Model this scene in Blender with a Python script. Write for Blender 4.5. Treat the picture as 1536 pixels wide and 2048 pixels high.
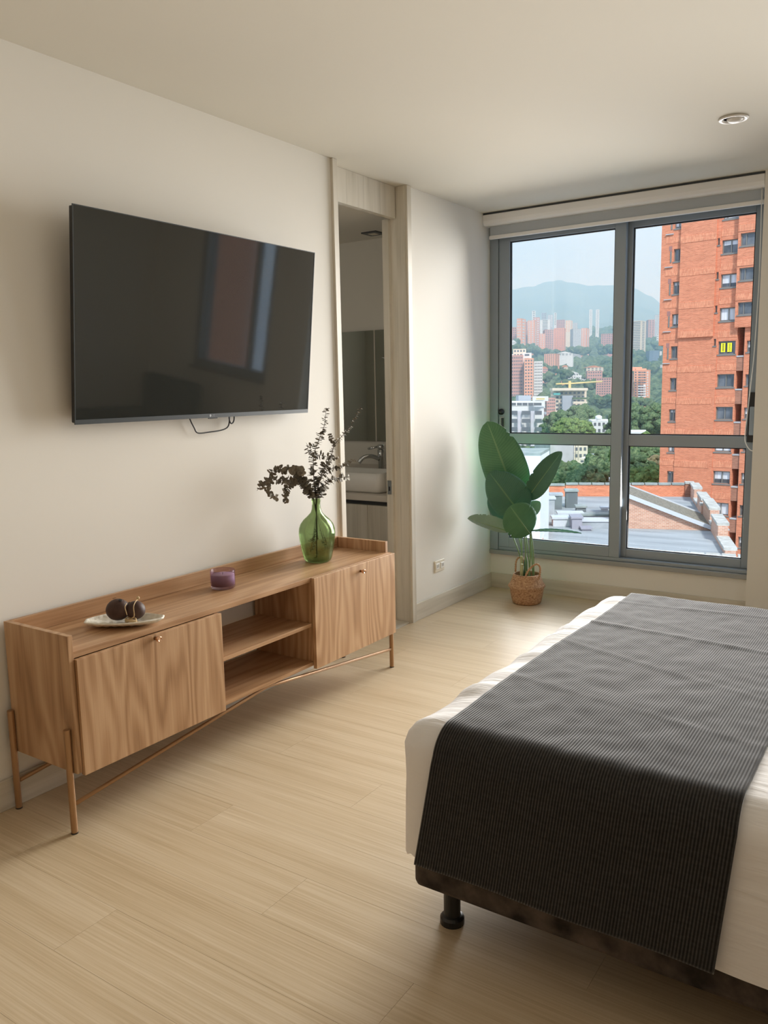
import bpy, bmesh, math, random
from mathutils import Vector, Matrix, noise

for _o in list(bpy.data.objects):
    bpy.data.objects.remove(_o, do_unlink=True)
scene = bpy.context.scene
COL = scene.collection
random.seed(7)

# ------------------------------------------------------------------ camera
CAM = Vector((2.48456, -4.98, 1.35032))
YAW, PITCH, ROLL, FPX = 0.593646, -0.147266, -0.0196372, 1638.87
_f = Vector((-math.sin(YAW) * math.cos(PITCH), math.cos(YAW) * math.cos(PITCH), math.sin(PITCH)))
_r0 = Vector((math.cos(YAW), math.sin(YAW), 0)); _u0 = _r0.cross(_f)
_r = _r0 * math.cos(ROLL) + _u0 * math.sin(ROLL); _u = -_r0 * math.sin(ROLL) + _u0 * math.cos(ROLL)
cd = bpy.data.cameras.new('camera'); cam = bpy.data.objects.new('camera', cd); COL.objects.link(cam)
cam.matrix_world = Matrix(((_r.x, _u.x, -_f.x, CAM.x), (_r.y, _u.y, -_f.y, CAM.y), (_r.z, _u.z, -_f.z, CAM.z), (0, 0, 0, 1)))
cd.sensor_fit = 'VERTICAL'; cd.sensor_height = 24.0; cd.lens = FPX / 2048 * 24.0
cd.clip_start = 0.05; cd.clip_end = 30000
scene.camera = cam

# ------------------------------------------------------------------ world, sun, window daylight, exposure
scene.view_settings.view_transform = 'Standard'
scene.view_settings.look = 'None'
scene.view_settings.exposure = 0.0
scene.view_settings.gamma = 1.0
scene.view_settings.use_curve_mapping = False
try:
    scene.cycles.max_bounces = 14; scene.cycles.diffuse_bounces = 7; scene.cycles.transparent_max_bounces = 16
    scene.cycles.volume_bounces = 1; scene.cycles.caustics_refractive = False; scene.cycles.caustics_reflective = False
    scene.cycles.sample_clamp_indirect = 8.0
except Exception:
    pass
W = bpy.data.worlds.new('sky'); scene.world = W; W.use_nodes = True
wn = W.node_tree; wn.nodes.clear()
def _n(t, kind, **k):
    n = t.nodes.new(kind)
    for a, b in k.items(): setattr(n, a, b)
    return n
_o = _n(wn, 'ShaderNodeOutputWorld'); _b = _n(wn, 'ShaderNodeBackground')
_tc = _n(wn, 'ShaderNodeTexCoord'); _sx = _n(wn, 'ShaderNodeSeparateXYZ')
_rp = _n(wn, 'ShaderNodeValToRGB')
_rp.color_ramp.elements[0].position = 0.0; _rp.color_ramp.elements[0].color = (0.62, 0.83, 1.08, 1)
_rp.color_ramp.elements[1].position = 0.7; _rp.color_ramp.elements[1].color = (0.56, 0.76, 1.08, 1)
_mp = _n(wn, 'ShaderNodeMapping'); _mp.inputs['Scale'].default_value = (3.0, 3.0, 9.0)
_nz = _n(wn, 'ShaderNodeTexNoise'); _nz.inputs['Scale'].default_value = 1.3; _nz.inputs['Detail'].default_value = 6
_cr = _n(wn, 'ShaderNodeValToRGB')
_cr.color_ramp.elements[0].position = 0.40; _cr.color_ramp.elements[0].color = (0, 0, 0, 1)
_cr.color_ramp.elements[1].position = 0.72; _cr.color_ramp.elements[1].color = (1, 1, 1, 1)
_mx = _n(wn, 'ShaderNodeMixRGB'); _mx.inputs[2].default_value = (0.80, 0.93, 1.06, 1)
wn.links.new(_tc.outputs['Generated'], _sx.inputs[0]); wn.links.new(_sx.outputs['Z'], _rp.inputs[0])
wn.links.new(_tc.outputs['Generated'], _mp.inputs[0]); wn.links.new(_mp.outputs[0], _nz.inputs['Vector'])
wn.links.new(_nz.outputs['Fac'], _cr.inputs[0]); wn.links.new(_cr.outputs[0], _mx.inputs[0])
wn.links.new(_rp.outputs[0], _mx.inputs[1]); wn.links.new(_mx.outputs[0], _b.inputs[0])
_b.inputs[1].default_value = 1.3
wn.links.new(_b.outputs[0], _o.inputs[0])

sd = bpy.data.lights.new('sun', 'SUN'); sd.energy = 4.2; sd.angle = 0.12; sd.color = (1.0, 0.965, 0.91)
so = bpy.data.objects.new('sun', sd); COL.objects.link(so)
so.rotation_euler = Vector((-0.55, 0.55, -0.75)).to_track_quat('-Z', 'Y').to_euler()
so.location = (20, -20, 40)

def area(name, loc, sx, sy, target_dir, watts, color):
    d = bpy.data.lights.new(name, 'AREA'); d.shape = 'RECTANGLE'; d.size = sx; d.size_y = sy; d.energy = watts; d.color = color
    o = bpy.data.objects.new(name, d); COL.objects.link(o); o.location = loc
    o.rotation_euler = Vector(target_dir).to_track_quat('-Z', 'Y').to_euler()
    return o
dw = area('daylight_main_window', (0.86, -0.05, 1.30), 1.5, 1.95, (0.0, -1, -0.13), 65, (1.0, 0.975, 0.935))
dw.data.spread = math.radians(88)
dw2 = area('daylight_side_window', (2.51, -0.02, 1.70), 0.72, 1.2, (-0.05, -1, 0.0), 24, (1.0, 0.975, 0.935))
dw2.data.spread = math.radians(70)

# ------------------------------------------------------------------ geometry helpers
def cray(u, v):
    return _f + _r * ((u - 768) / FPX) - _u * ((v - 1024) / FPX)
def at_y(u, v, y):
    d = cray(u, v); return CAM + d * ((y - CAM.y) / d.y)
def at_z(u, v, z):
    d = cray(u, v); return CAM + d * ((z - CAM.z) / d.z)
def at_x(u, v, x):
    d = cray(u, v); return CAM + d * ((x - CAM.x) / d.x)
def at_d(u, v, dist):
    d = cray(u, v); h = math.hypot(d.x, d.y); return CAM + d * (dist / h)
def at_p(u, v, anchor, off=0.0):
    a = Vector(anchor); n = Vector((a.x - CAM.x, a.y - CAM.y, 0)).normalized()
    d = cray(u, v); return CAM + d * (((a - CAM).dot(n) + off) / d.dot(n))

ORG = {}
def org(p):
    return ORG.get(p.name, Vector((0, 0, 0))) if p is not None else Vector((0, 0, 0))

class MB:
    def __init__(s): s.v = []; s.f = []; s.uv = None
    def add(s, vs, fs):
        n = len(s.v); s.v += [tuple(p) for p in vs]; s.f += [tuple(i + n for i in q) for q in fs]; return s
    def box(s, x0, x1, y0, y1, z0, z1):
        return s.add([(x0, y0, z0), (x1, y0, z0), (x1, y1, z0), (x0, y1, z0), (x0, y0, z1), (x1, y0, z1), (x1, y1, z1), (x0, y1, z1)],
                     [(0, 3, 2, 1), (4, 5, 6, 7), (0, 1, 5, 4), (1, 2, 6, 5), (2, 3, 7, 6), (3, 0, 4, 7)])
    def prism(s, poly, z0, z1):
        n = len(poly)
        return s.add([(p[0], p[1], z0) for p in poly] + [(p[0], p[1], z1) for p in poly],
                     [tuple(range(n - 1, -1, -1)), tuple(range(n, 2 * n))] + [(i, (i + 1) % n, n + (i + 1) % n, n + i) for i in range(n)])
    def extrude(s, poly, d):
        n = len(poly); d = Vector(d)
        return s.add([Vector(p) for p in poly] + [Vector(p) + d for p in poly],
                     [tuple(range(n - 1, -1, -1)), tuple(range(n, 2 * n))] + [(i, (i + 1) % n, n + (i + 1) % n, n + i) for i in range(n)])
    def wall(s, p0, p1, z0, z1, t):
        a = Vector((p1[0] - p0[0], p1[1] - p0[1])); n = Vector((-a.y, a.x)).normalized() * (t / 2)
        return s.prism([(p0[0] - n.x, p0[1] - n.y), (p1[0] - n.x, p1[1] - n.y), (p1[0] + n.x, p1[1] + n.y), (p0[0] + n.x, p0[1] + n.y)], z0, z1)
    def tube(s, pts, r, n=8, cap=True):
        pts = [Vector(p) for p in pts]; m = len(pts); rs = r if isinstance(r, (list, tuple)) else [r] * m
        vs = []; up = None
        for i, p in enumerate(pts):
            t = (pts[min(i + 1, m - 1)] - pts[max(i - 1, 0)]).normalized()
            if up is None:
                up = Vector((0, 0, 1)) if abs(t.z) < .9 else Vector((1, 0, 0))
            a = t.cross(up).normalized(); up = a.cross(t).normalized()
            for k in range(n):
                c = 2 * math.pi * k / n
                vs.append(p + a * (math.cos(c) * rs[i]) + up * (math.sin(c) * rs[i]))
        fs = [(i * n + k, i * n + (k + 1) % n, (i + 1) * n + (k + 1) % n, (i + 1) * n + k) for i in range(m - 1) for k in range(n)]
        if cap: fs += [tuple(range(n - 1, -1, -1)), tuple((m - 1) * n + k for k in range(n))]
        return s.add(vs, fs)
    def lathe(s, prof, c=(0, 0, 0), n=32, sx=1.0, sy=1.0, closed=False):
        m = len(prof); vs = []
        for (r, z) in prof:
            for k in range(n):
                a = 2 * math.pi * k / n; vs.append((c[0] + r * sx * math.cos(a), c[1] + r * sy * math.sin(a), c[2] + z))
        fs = []
        for i in range(m if closed else m - 1):
            j = (i + 1) % m
            for k in range(n):
                fs.append((i * n + k, i * n + (k + 1) % n, j * n + (k + 1) % n, j * n + k))
        if not closed:
            if prof[0][0] > 1e-5: fs.append(tuple(range(n - 1, -1, -1)))
            if prof[-1][0] > 1e-5: fs.append(tuple((m - 1) * n + k for k in range(n)))
        return s.add(vs, fs)
    def grid(s, P, nu, nv, uv=False):
        b = len(s.v)
        for i in range(nu):
            for j in range(nv): s.v.append(tuple(P(i / (nu - 1), j / (nv - 1))))
        for i in range(nu - 1):
            for j in range(nv - 1):
                s.f.append((b + i * nv + j, b + (i + 1) * nv + j, b + (i + 1) * nv + j + 1, b + i * nv + j + 1))
        return s
    def build(s, name, m, parent=None, smooth=False, bevel=0.0, seg=2, solid=0.0, fix=False):
        o0 = org(parent)
        me = bpy.data.meshes.new(name)
        me.from_pydata([(p[0] - o0.x, p[1] - o0.y, p[2] - o0.z) for p in s.v], [], s.f)
        if fix:
            bm = bmesh.new(); bm.from_mesh(me); bmesh.ops.remove_doubles(bm, verts=bm.verts, dist=1e-5)
            bmesh.ops.recalc_face_normals(bm, faces=bm.faces); bm.to_mesh(me); bm.free()
        me.update()
        if smooth:
            me.polygons.foreach_set('use_smooth', [True] * len(me.polygons))
        if m is not None: me.materials.append(m)
        o = bpy.data.objects.new(name, me); COL.objects.link(o)
        if parent is not None:
            o.parent = parent; ORG[o.name] = o0
        if solid:
            md = o.modifiers.new('thickness', 'SOLIDIFY'); md.thickness = solid; md.offset = 0
        if bevel:
            md = o.modifiers.new('soft_edges', 'BEVEL'); md.width = bevel; md.segments = seg; md.limit_method = 'ANGLE'
            md.harden_normals = False
        return o

def tag(o, label=None, cat=None, group=None, kind=None):
    if label: o['label'] = label
    if cat: o['category'] = cat
    if group: o['group'] = group
    if kind: o['kind'] = kind
    return o
def empty(name, loc, label=None, cat=None, group=None, kind=None, rz=0.0):
    o = bpy.data.objects.new(name, None); COL.objects.link(o); o.location = loc; o.rotation_euler.z = rz
    o.empty_display_size = 0.05
    ORG[o.name] = Vector(loc) if rz == 0.0 else Vector((0, 0, 0))
    return tag(o, label, cat, group, kind)
def box(name, m, parent, *c, **k):
    return MB().box(*c).build(name, m, parent, **k)
def copy_tree(o, parent=None):
    c = o.copy(); COL.objects.link(c)
    if parent is not None: c.parent = parent
    for ch in o.children: copy_tree(ch, c)
    return c

def spline(pts, n=6):
    pts = [Vector(p) for p in pts]; out = []
    P = [pts[0] * 2 - pts[1]] + pts + [pts[-1] * 2 - pts[-2]]
    for i in range(1, len(P) - 2):
        for k in range(n):
            t = k / n; a, b, c, d = P[i - 1], P[i], P[i + 1], P[i + 2]
            out.append(0.5 * (2 * b + (c - a) * t + (2 * a - 5 * b + 4 * c - d) * t * t + (-a + 3 * b - 3 * c + d) * t ** 3))
    out.append(pts[-1]); return out

# ------------------------------------------------------------------ materials
def mat(name, col, rough=0.5, metal=0.0, spec=0.5, **k):
    m = bpy.data.materials.new(name); m.use_nodes = True
    p = m.node_tree.nodes['Principled BSDF']
    p.inputs['Base Color'].default_value = (*col, 1); p.inputs['Roughness'].default_value = rough
    p.inputs['Metallic'].default_value = metal; p.inputs['Specular IOR Level'].default_value = spec
    for a, b in k.items(): p.inputs[a.replace('_', ' ')].default_value = b
    return m
def nt(m): return m.node_tree, m.node_tree.nodes['Principled BSDF'], m.node_tree.links
def ramp(t, stops):
    r = t.nodes.new('ShaderNodeValToRGB'); e = r.color_ramp.elements
    while len(e) < len(stops): e.new(0.5)
    for q, (p, c) in zip(e, stops): q.position = p; q.color = (*c, 1) if len(c) == 3 else c
    return r
def math_n(t, op, a=None, b=None, c=None):
    n = t.nodes.new('ShaderNodeMath'); n.operation = op
    for i, x in enumerate((a, b, c)):
        if x is None: continue
        if hasattr(x, 'is_linked') or hasattr(x, 'links'): t.links.new(x, n.inputs[i])
        else: n.inputs[i].default_value = x
    return n.outputs[0]
def coords(t, scale, rnd=False, loc=(0, 0, 0)):
    tc = t.nodes.new('ShaderNodeTexCoord'); mp = t.nodes.new('ShaderNodeMapping')
    mp.inputs['Scale'].default_value = scale; mp.inputs['Location'].default_value = loc
    src = tc.outputs['Object']
    if rnd:
        oi = t.nodes.new('ShaderNodeObjectInfo'); ad = t.nodes.new('ShaderNodeVectorMath'); ad.operation = 'ADD'
        ml = math_n(t, 'MULTIPLY', oi.outputs['Random'], 37.0); cb = t.nodes.new('ShaderNodeCombineXYZ')
        for i in range(3): t.links.new(ml, cb.inputs[i])
        t.links.new(src, ad.inputs[0]); t.links.new(cb.outputs[0], ad.inputs[1]); src = ad.outputs[0]
    t.links.new(src, mp.inputs[0]); return mp.outputs[0]
def noise_n(t, vec, scale=1.0, detail=4.0, rough=0.5, dist=0.0):
    n = t.nodes.new('ShaderNodeTexNoise'); n.inputs['Scale'].default_value = scale; n.inputs['Detail'].default_value = detail
    n.inputs['Roughness'].default_value = rough; n.inputs['Distortion'].default_value = dist
    t.links.new(vec, n.inputs['Vector']); return n.outputs['Fac']
def bump(t, p, h, strength, dist=0.01):
    b = t.nodes.new('ShaderNodeBump'); b.inputs['Strength'].default_value = strength; b.inputs['Distance'].default_value = dist
    t.links.new(h, b.inputs['Height']); t.links.new(b.outputs[0], p.inputs['Normal'])

def wood(name, dark, mid, light, axis='z', rough=0.45, ring=9.0, across=5.0, along=0.7, fine=90.0, rnd=True, ringw=0.4, spec=0.4):
    m = mat(name, mid, rough, spec=spec); t, p, L = nt(m)
    def sc(al, ac): return {'x': (al, ac, ac), 'y': (ac, al, ac), 'z': (ac, ac, al)}[axis]
    base = noise_n(t, coords(t, sc(along, across), rnd), 1.0, 2.0, 0.45)
    rings = math_n(t, 'SINE', math_n(t, 'MULTIPLY', base, ring * 6.283))
    rings = math_n(t, 'MULTIPLY_ADD', rings, 0.5, 0.5)
    fi = noise_n(t, coords(t, sc(2.0, fine), rnd), 1.0, 5.0, 0.65)
    br = noise_n(t, coords(t, sc(0.5, 9.0), rnd), 1.0, 3.0, 0.5)
    s = math_n(t, 'MULTIPLY', rings, ringw)
    s = math_n(t, 'MULTIPLY_ADD', fi, 0.55, s)
    s = math_n(t, 'MULTIPLY_ADD', br, 0.55, s)
    r = ramp(t, [(0.30, dark), (0.60, mid), (0.95, light)])
    L.new(s, r.inputs[0]); L.new(r.outputs[0], p.inputs['Base Color'])
    bump(t, p, fi, 0.08, 0.002)
    return m
def plaster(name, col, rough=0.85, b=0.05):
    m = mat(name, col, rough, spec=0.25); t, p, L = nt(m)
    bump(t, p, noise_n(t, coords(t, (60, 60, 60)), 1.0, 3.0), b, 0.002); return m
def brick_mat(name, c1, c2, mortar, bw=0.24, bh=0.072, soldier=False, var=0.5):
    m = mat(name, c1, 0.9, spec=0.2); t, p, L = nt(m)
    tc = t.nodes.new('ShaderNodeTexCoord'); sx = t.nodes.new('ShaderNodeSeparateXYZ'); L.new(tc.outputs['Object'], sx.inputs[0])
    xy = math_n(t, 'ADD', sx.outputs[0], sx.outputs[1]); cb = t.nodes.new('ShaderNodeCombineXYZ')
    if soldier: L.new(sx.outputs[2], cb.inputs[0]); L.new(xy, cb.inputs[1])
    else: L.new(xy, cb.inputs[0]); L.new(sx.outputs[2], cb.inputs[1])
    bt = t.nodes.new('ShaderNodeTexBrick'); L.new(cb.outputs[0], bt.inputs['Vector'])
    bt.inputs['Scale'].default_value = 1.0; bt.inputs['Brick Width'].default_value = bw; bt.inputs['Row Height'].default_value = bh
    bt.inputs['Mortar Size'].default_value = 0.010; bt.inputs['Bias'].default_value = 0.0
    bt.inputs['Color1'].default_value = (*c1, 1); bt.inputs['Color2'].default_value = (*c2, 1); bt.inputs['Mortar'].default_value = (*mortar, 1)
    big = noise_n(t, coords(t, (0.9, 0.9, 7.0)), 1.0, 5.0, 0.65); r = ramp(t, [(0.3, (1 - var * .45,) * 3), (0.7, (1.0, 1.0, 1.0))])
    L.new(big, r.inputs[0]); mx = t.nodes.new('ShaderNodeMixRGB'); mx.blend_type = 'MULTIPLY'; mx.inputs[0].default_value = 1.0
    L.new(bt.outputs['Color'], mx.inputs[1]); L.new(r.outputs[0], mx.inputs[2]); L.new(mx.outputs[0], p.inputs['Base Color'])
    return m
def noisy(name, c1, c2, scale=5.0, rough=0.8, detail=4.0, spec=0.3, b=0.0, lo=0.35, hi=0.65, metal=0.0, rnd=False, bd=0.01):
    m = mat(name, c1, rough, metal, spec); t, p, L = nt(m)
    sc = (scale,) * 3 if not isinstance(scale, tuple) else scale
    f = noise_n(t, coords(t, sc, rnd), 1.0, detail); r = ramp(t, [(lo, c1), (hi, c2)])
    L.new(f, r.inputs[0]); L.new(r.outputs[0], p.inputs['Base Color'])
    if b: bump(t, p, f, b, bd)
    return m
def glass_pane(name, tint=(0.94, 0.97, 1.0), refl=0.02):
    m = bpy.data.materials.new(name); m.use_nodes = True; t = m.node_tree; t.nodes.clear()
    o = t.nodes.new('ShaderNodeOutputMaterial'); mx = t.nodes.new('ShaderNodeMixShader'); a = t.nodes.new('ShaderNodeBsdfTransparent'); g = t.nodes.new('ShaderNodeBsdfGlossy')
    a.inputs[0].default_value = (*tint, 1); g.inputs[0].default_value = (1, 1, 1, 1); g.inputs[1].default_value = 0.02
    mx.inputs[0].default_value = refl
    t.links.new(a.outputs[0], mx.inputs[1]); t.links.new(g.outputs[0], mx.inputs[2]); t.links.new(mx.outputs[0], o.inputs[0])
    return m

M = {}
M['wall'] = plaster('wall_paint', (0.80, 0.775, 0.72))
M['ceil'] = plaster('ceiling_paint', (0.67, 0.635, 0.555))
def floor_mat():
    m = mat('floor_oak', (0.6, 0.48, 0.3), 0.33, spec=0.45); t, p, L = nt(m)
    a = noise_n(t, coords(t, (2.6, 190, 190), True), 1.0, 4.0, 0.6); b = noise_n(t, coords(t, (0.35, 22, 22), True), 1.0, 3.0, 0.5); c = noise_n(t, coords(t, (0.8, 5, 5), True), 1.0, 2.0)
    s_ = math_n(t, 'MULTIPLY_ADD', a, 0.75, math_n(t, 'MULTIPLY_ADD', b, 0.40, math_n(t, 'MULTIPLY', c, 0.25)))
    r = ramp(t, [(0.40, (0.44, 0.325, 0.19)), (0.68, (0.575, 0.452, 0.295)), (0.98, (0.70, 0.585, 0.425))]); L.new(s_, r.inputs[0]); L.new(r.outputs[0], p.inputs['Base Color'])
    r2 = ramp(t, [(0.4, (0.36,) * 3), (0.8, (0.52,) * 3)]); L.new(a, r2.inputs[0]); L.new(r2.outputs[0], p.inputs['Roughness']); bump(t, p, a, 0.05, 0.002)
    return m
M['plank'] = floor_mat()
M['subfloor'] = mat('subfloor', (0.30, 0.23, 0.15), 0.9)
M['greywood'] = wood('grey_wood_trim', (0.46, 0.42, 0.345), (0.60, 0.555, 0.47), (0.70, 0.655, 0.57), 'z', rough=0.5, ring=4, across=9, along=0.8, fine=80, ringw=0.25)
M['greywood_y'] = wood('grey_wood_base_y', (0.46, 0.42, 0.345), (0.60, 0.555, 0.47), (0.70, 0.655, 0.57), 'y', rough=0.5, ring=4, across=9, along=0.8, fine=80, ringw=0.25)
M['greywood_x'] = wood('grey_wood_base_x', (0.46, 0.42, 0.345), (0.60, 0.555, 0.47), (0.70, 0.655, 0.57), 'x', rough=0.5, ring=4, across=9, along=0.8, fine=80, ringw=0.25)
TD, TM, TL = (0.225, 0.110, 0.048), (0.425, 0.245, 0.125), (0.575, 0.37, 0.215)
M['teak_z'] = wood('teak_upright', TD, TM, TL, 'z', rough=0.42, ring=18, across=4.2, along=0.6, ringw=0.30, fine=150)
M['teak_y'] = wood('teak_lengthwise', TD, TM, TL, 'y', rough=0.40, ring=14, ringw=0.2, fine=140, along=0.4)
M['teak_x'] = wood('teak_crosswise', TD, TM, TL, 'x', rough=0.42)
M['copper'] = mat('copper_paint', (0.40, 0.235, 0.12), 0.36, 0.5)
M['brass'] = mat('polished_copper', (0.80, 0.50, 0.33), 0.18, 1.0)
M['alu'] = mat('window_aluminium', (0.29, 0.335, 0.375), 0.42, 0.15)
M['alu_light'] = mat('sill_aluminium', (0.32, 0.33, 0.33), 0.45, 0.35)
M['gasket'] = mat('black_gasket', (0.012, 0.012, 0.014), 0.6)
M['glass'] = glass_pane('window_glass')
M['blind'] = mat('blind_white', (0.80, 0.79, 0.78), 0.6)
M['blindfab'] = mat('blind_fabric', (0.42, 0.45, 0.48), 0.9)
M['black'] = mat('black_plastic', (0.012, 0.012, 0.013), 0.35)
M['screen'] = mat('tv_screen', (0.030, 0.031, 0.028), 0.05, spec=1.0)
M['bezel'] = mat('tv_bezel', (0.028, 0.034, 0.036), 0.42)
M['logo'] = mat('tv_logo', (0.30, 0.31, 0.32), 0.4, 0.5)
M['chrome'] = mat('chrome', (0.62, 0.64, 0.65), 0.12, 1.0)
M['ceramic'] = mat('white_ceramic', (0.86, 0.84, 0.80), 0.25)
M['stone'] = mat('counter_stone', (0.66, 0.61, 0.54), 0.4)
M['mirror'] = mat('bath_mirror', (0.62, 0.68, 0.66), 0.03, 1.0)
M['outlet'] = mat('outlet_cream', (0.78, 0.72, 0.60), 0.4)
M['dark'] = mat('dark_tile', (0.05, 0.055, 0.06), 0.4)
M['bathwall'] = plaster('bath_paint', (0.78, 0.75, 0.68))
M['back_dark'] = wood('back_wall_dark', (0.17, 0.135, 0.10), (0.25, 0.205, 0.16), (0.33, 0.28, 0.22), 'z', rnd=False)  # unseen back wall coloured dark to cut the light it bounces
M['sheet'] = noisy('white_sheet', (0.80, 0.785, 0.785), (0.84, 0.83, 0.83), 3.0, 0.7, spec=0.3)
_t, _p, _L = nt(M['sheet']); bump(_t, _p, noise_n(_t, coords(_t, (4, 34, 26)), 1.0, 3.0, 0.5, 0.6), 0.35, 0.012)
M['suede'] = noisy('brown_suede', (0.020, 0.015, 0.012), (0.115, 0.090, 0.074), 14.0, 0.95, 6.0, b=0.15)
M['lampwhite'] = mat('fixture_white', (0.78, 0.75, 0.71), 0.4)
M['pod'] = noisy('seed_pod', (0.050, 0.026, 0.020), (0.085, 0.045, 0.034), 25.0, 0.55, b=0.1)
M['twine'] = mat('raffia_twine', (0.55, 0.40, 0.22), 0.8)
M['tray'] = noisy('carved_tray', (0.70, 0.65, 0.55), (0.82, 0.78, 0.69), 60.0, 0.6, b=0.4)
M['wax'] = mat('purple_wax', (0.55, 0.43, 0.48), 0.5, Subsurface_Weight=0.15)
M['stem'] = mat('plant_stem', (0.17, 0.27, 0.12), 0.5)
M['stem_pale'] = mat('plant_stub', (0.42, 0.42, 0.22), 0.6)
M['twig'] = mat('eucalyptus_twig', (0.10, 0.072, 0.055), 0.7)
M['euc'] = noisy('eucalyptus_leaf', (0.15, 0.125, 0.095), (0.27, 0.245, 0.19), 40.0, 0.7)
M['teal'] = noisy('teal_velvet', (0.008, 0.032, 0.036), (0.014, 0.048, 0.052), 20.0, 0.9)
M['cord'] = mat('cord_white', (0.72, 0.71, 0.68), 0.5)

def fabric_runner():
    m = mat('charcoal_corduroy', (0.05, 0.05, 0.05), 0.9, spec=0.25); t, p, L = nt(m)
    p.inputs['Sheen Weight'].default_value = 0.42; p.inputs['Sheen Roughness'].default_value = 0.35
    at = t.nodes.new('ShaderNodeAttribute'); at.attribute_name = 'rib'
    w = math_n(t, 'SINE', math_n(t, 'MULTIPLY', at.outputs['Fac'], 6.28318 / 0.0066)); w = math_n(t, 'MULTIPLY_ADD', w, 0.5, 0.5)
    f = noise_n(t, coords(t, (55, 160, 160)), 1.0, 4.0)
    s = math_n(t, 'MULTIPLY_ADD', f, 0.5, math_n(t, 'MULTIPLY', w, 0.65))
    r = ramp(t, [(0.2, (0.007, 0.0065, 0.006)), (0.55, (0.022, 0.020, 0.019)), (0.95, (0.060, 0.057, 0.055))])
    L.new(s, r.inputs[0]); L.new(r.outputs[0], p.inputs['Base Color']); bump(t, p, w, 0.5, 0.003)
    return m
M['runner'] = fabric_runner()

def leaf_mat(name, c1, c2, vein, rough=0.42, spec=0.4):
    m = mat(name, c1, rough, spec=spec); t, p, L = nt(m)
    uv = t.nodes.new('ShaderNodeUVMap'); uv.uv_map = 'leaf'; sx = t.nodes.new('ShaderNodeSeparateXYZ'); L.new(uv.outputs[0], sx.inputs[0])
    q = math_n(t, 'ABSOLUTE', math_n(t, 'SUBTRACT', sx.outputs[1], 0.5))
    w = math_n(t, 'SINE', math_n(t, 'MULTIPLY', math_n(t, 'SUBTRACT', sx.outputs[0], math_n(t, 'MULTIPLY', q, 0.22)), 210.0))
    w = math_n(t, 'MULTIPLY_ADD', w, 0.5, 0.5)
    f = noise_n(t, coords(t, (9, 9, 9)), 1.0, 3.0)
    r = ramp(t, [(0.2, c1), (0.85, c2)]); L.new(math_n(t, 'MULTIPLY_ADD', w, 0.22, math_n(t, 'MULTIPLY', f, 0.85)), r.inputs[0])
    mr = ramp(t, [(0.0, (1, 1, 1)), (0.03, (0, 0, 0))]); L.new(q, mr.inputs[0])
    mx = t.nodes.new('ShaderNodeMixRGB'); L.new(mr.outputs[0], mx.inputs[0]); L.new(r.outputs[0], mx.inputs[1]); mx.inputs[2].default_value = (*vein, 1)
    L.new(mx.outputs[0], p.inputs['Base Color']); bump(t, p, w, 0.25, 0.002)
    p.inputs['Transmission Weight'].default_value = 0.0
    return m
M['leaf'] = leaf_mat('leaf_green', (0.050, 0.155, 0.075), (0.11, 0.26, 0.12), (0.20, 0.36, 0.18))
M['leaf_dark'] = leaf_mat('leaf_deep_green', (0.038, 0.120, 0.075), (0.070, 0.180, 0.105), (0.12, 0.26, 0.14))
M['leaf_matte'] = leaf_mat('leaf_matte_green', (0.030, 0.075, 0.048), (0.05, 0.11, 0.07), (0.08, 0.14, 0.09), 0.95, 0.0)
M['leaf_pale'] = leaf_mat('leaf_grey_green', (0.16, 0.26, 0.19), (0.25, 0.35, 0.27), (0.34, 0.43, 0.33))

def vase_glass(name, col, rough=0.0, mix=0.6):
    m = bpy.data.materials.new(name); m.use_nodes = True; t = m.node_tree; t.nodes.clear()
    o = t.nodes.new('ShaderNodeOutputMaterial'); g = t.nodes.new('ShaderNodeBsdfGlass'); tr = t.nodes.new('ShaderNodeBsdfTransparent'); mx = t.nodes.new('ShaderNodeMixShader')
    g.inputs['Color'].default_value = (*col, 1); g.inputs['Roughness'].default_value = rough; g.inputs['IOR'].default_value = 1.45
    tr.inputs[0].default_value = (*[c ** 1.0 for c in col], 1); mx.inputs[0].default_value = mix
    t.links.new(g.outputs[0], mx.inputs[1]); t.links.new(tr.outputs[0], mx.inputs[2]); t.links.new(mx.outputs[0], o.inputs[0])
    return m
M['greenglass'] = vase_glass('green_bottle_glass', (0.70, 0.765, 0.615))
M['purpleglass'] = vase_glass('purple_jar_glass', (0.86, 0.80, 0.88), mix=0.78)

def basket_mat():
    m = mat('seagrass_weave', (0.45, 0.27, 0.14), 0.8); t, p, L = nt(m)
    a = noise_n(t, coords(t, (90, 90, 160)), 1.0, 3.0); r = ramp(t, [(0.3, (0.25, 0.125, 0.06)), (0.5, (0.47, 0.27, 0.145)), (0.72, (0.62, 0.41, 0.24))])
    L.new(a, r.inputs[0]); L.new(r.outputs[0], p.inputs['Base Color']); bump(t, p, a, 0.6, 0.006); return m
M['basket'] = basket_mat()

# ------------------------------------------------------------------ room shell
H = 2.45; XW = 3.5; YB = -6.2
WALL_T = 0.14
def struct(o): return tag(o, kind='structure')
DY0, DY1 = -1.664, -1.036      # doorway opening between casings
fl = struct(box('floor', M['subfloor'], None, -0.14, XW, YB, 0.12, -0.15, -0.012))
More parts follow.
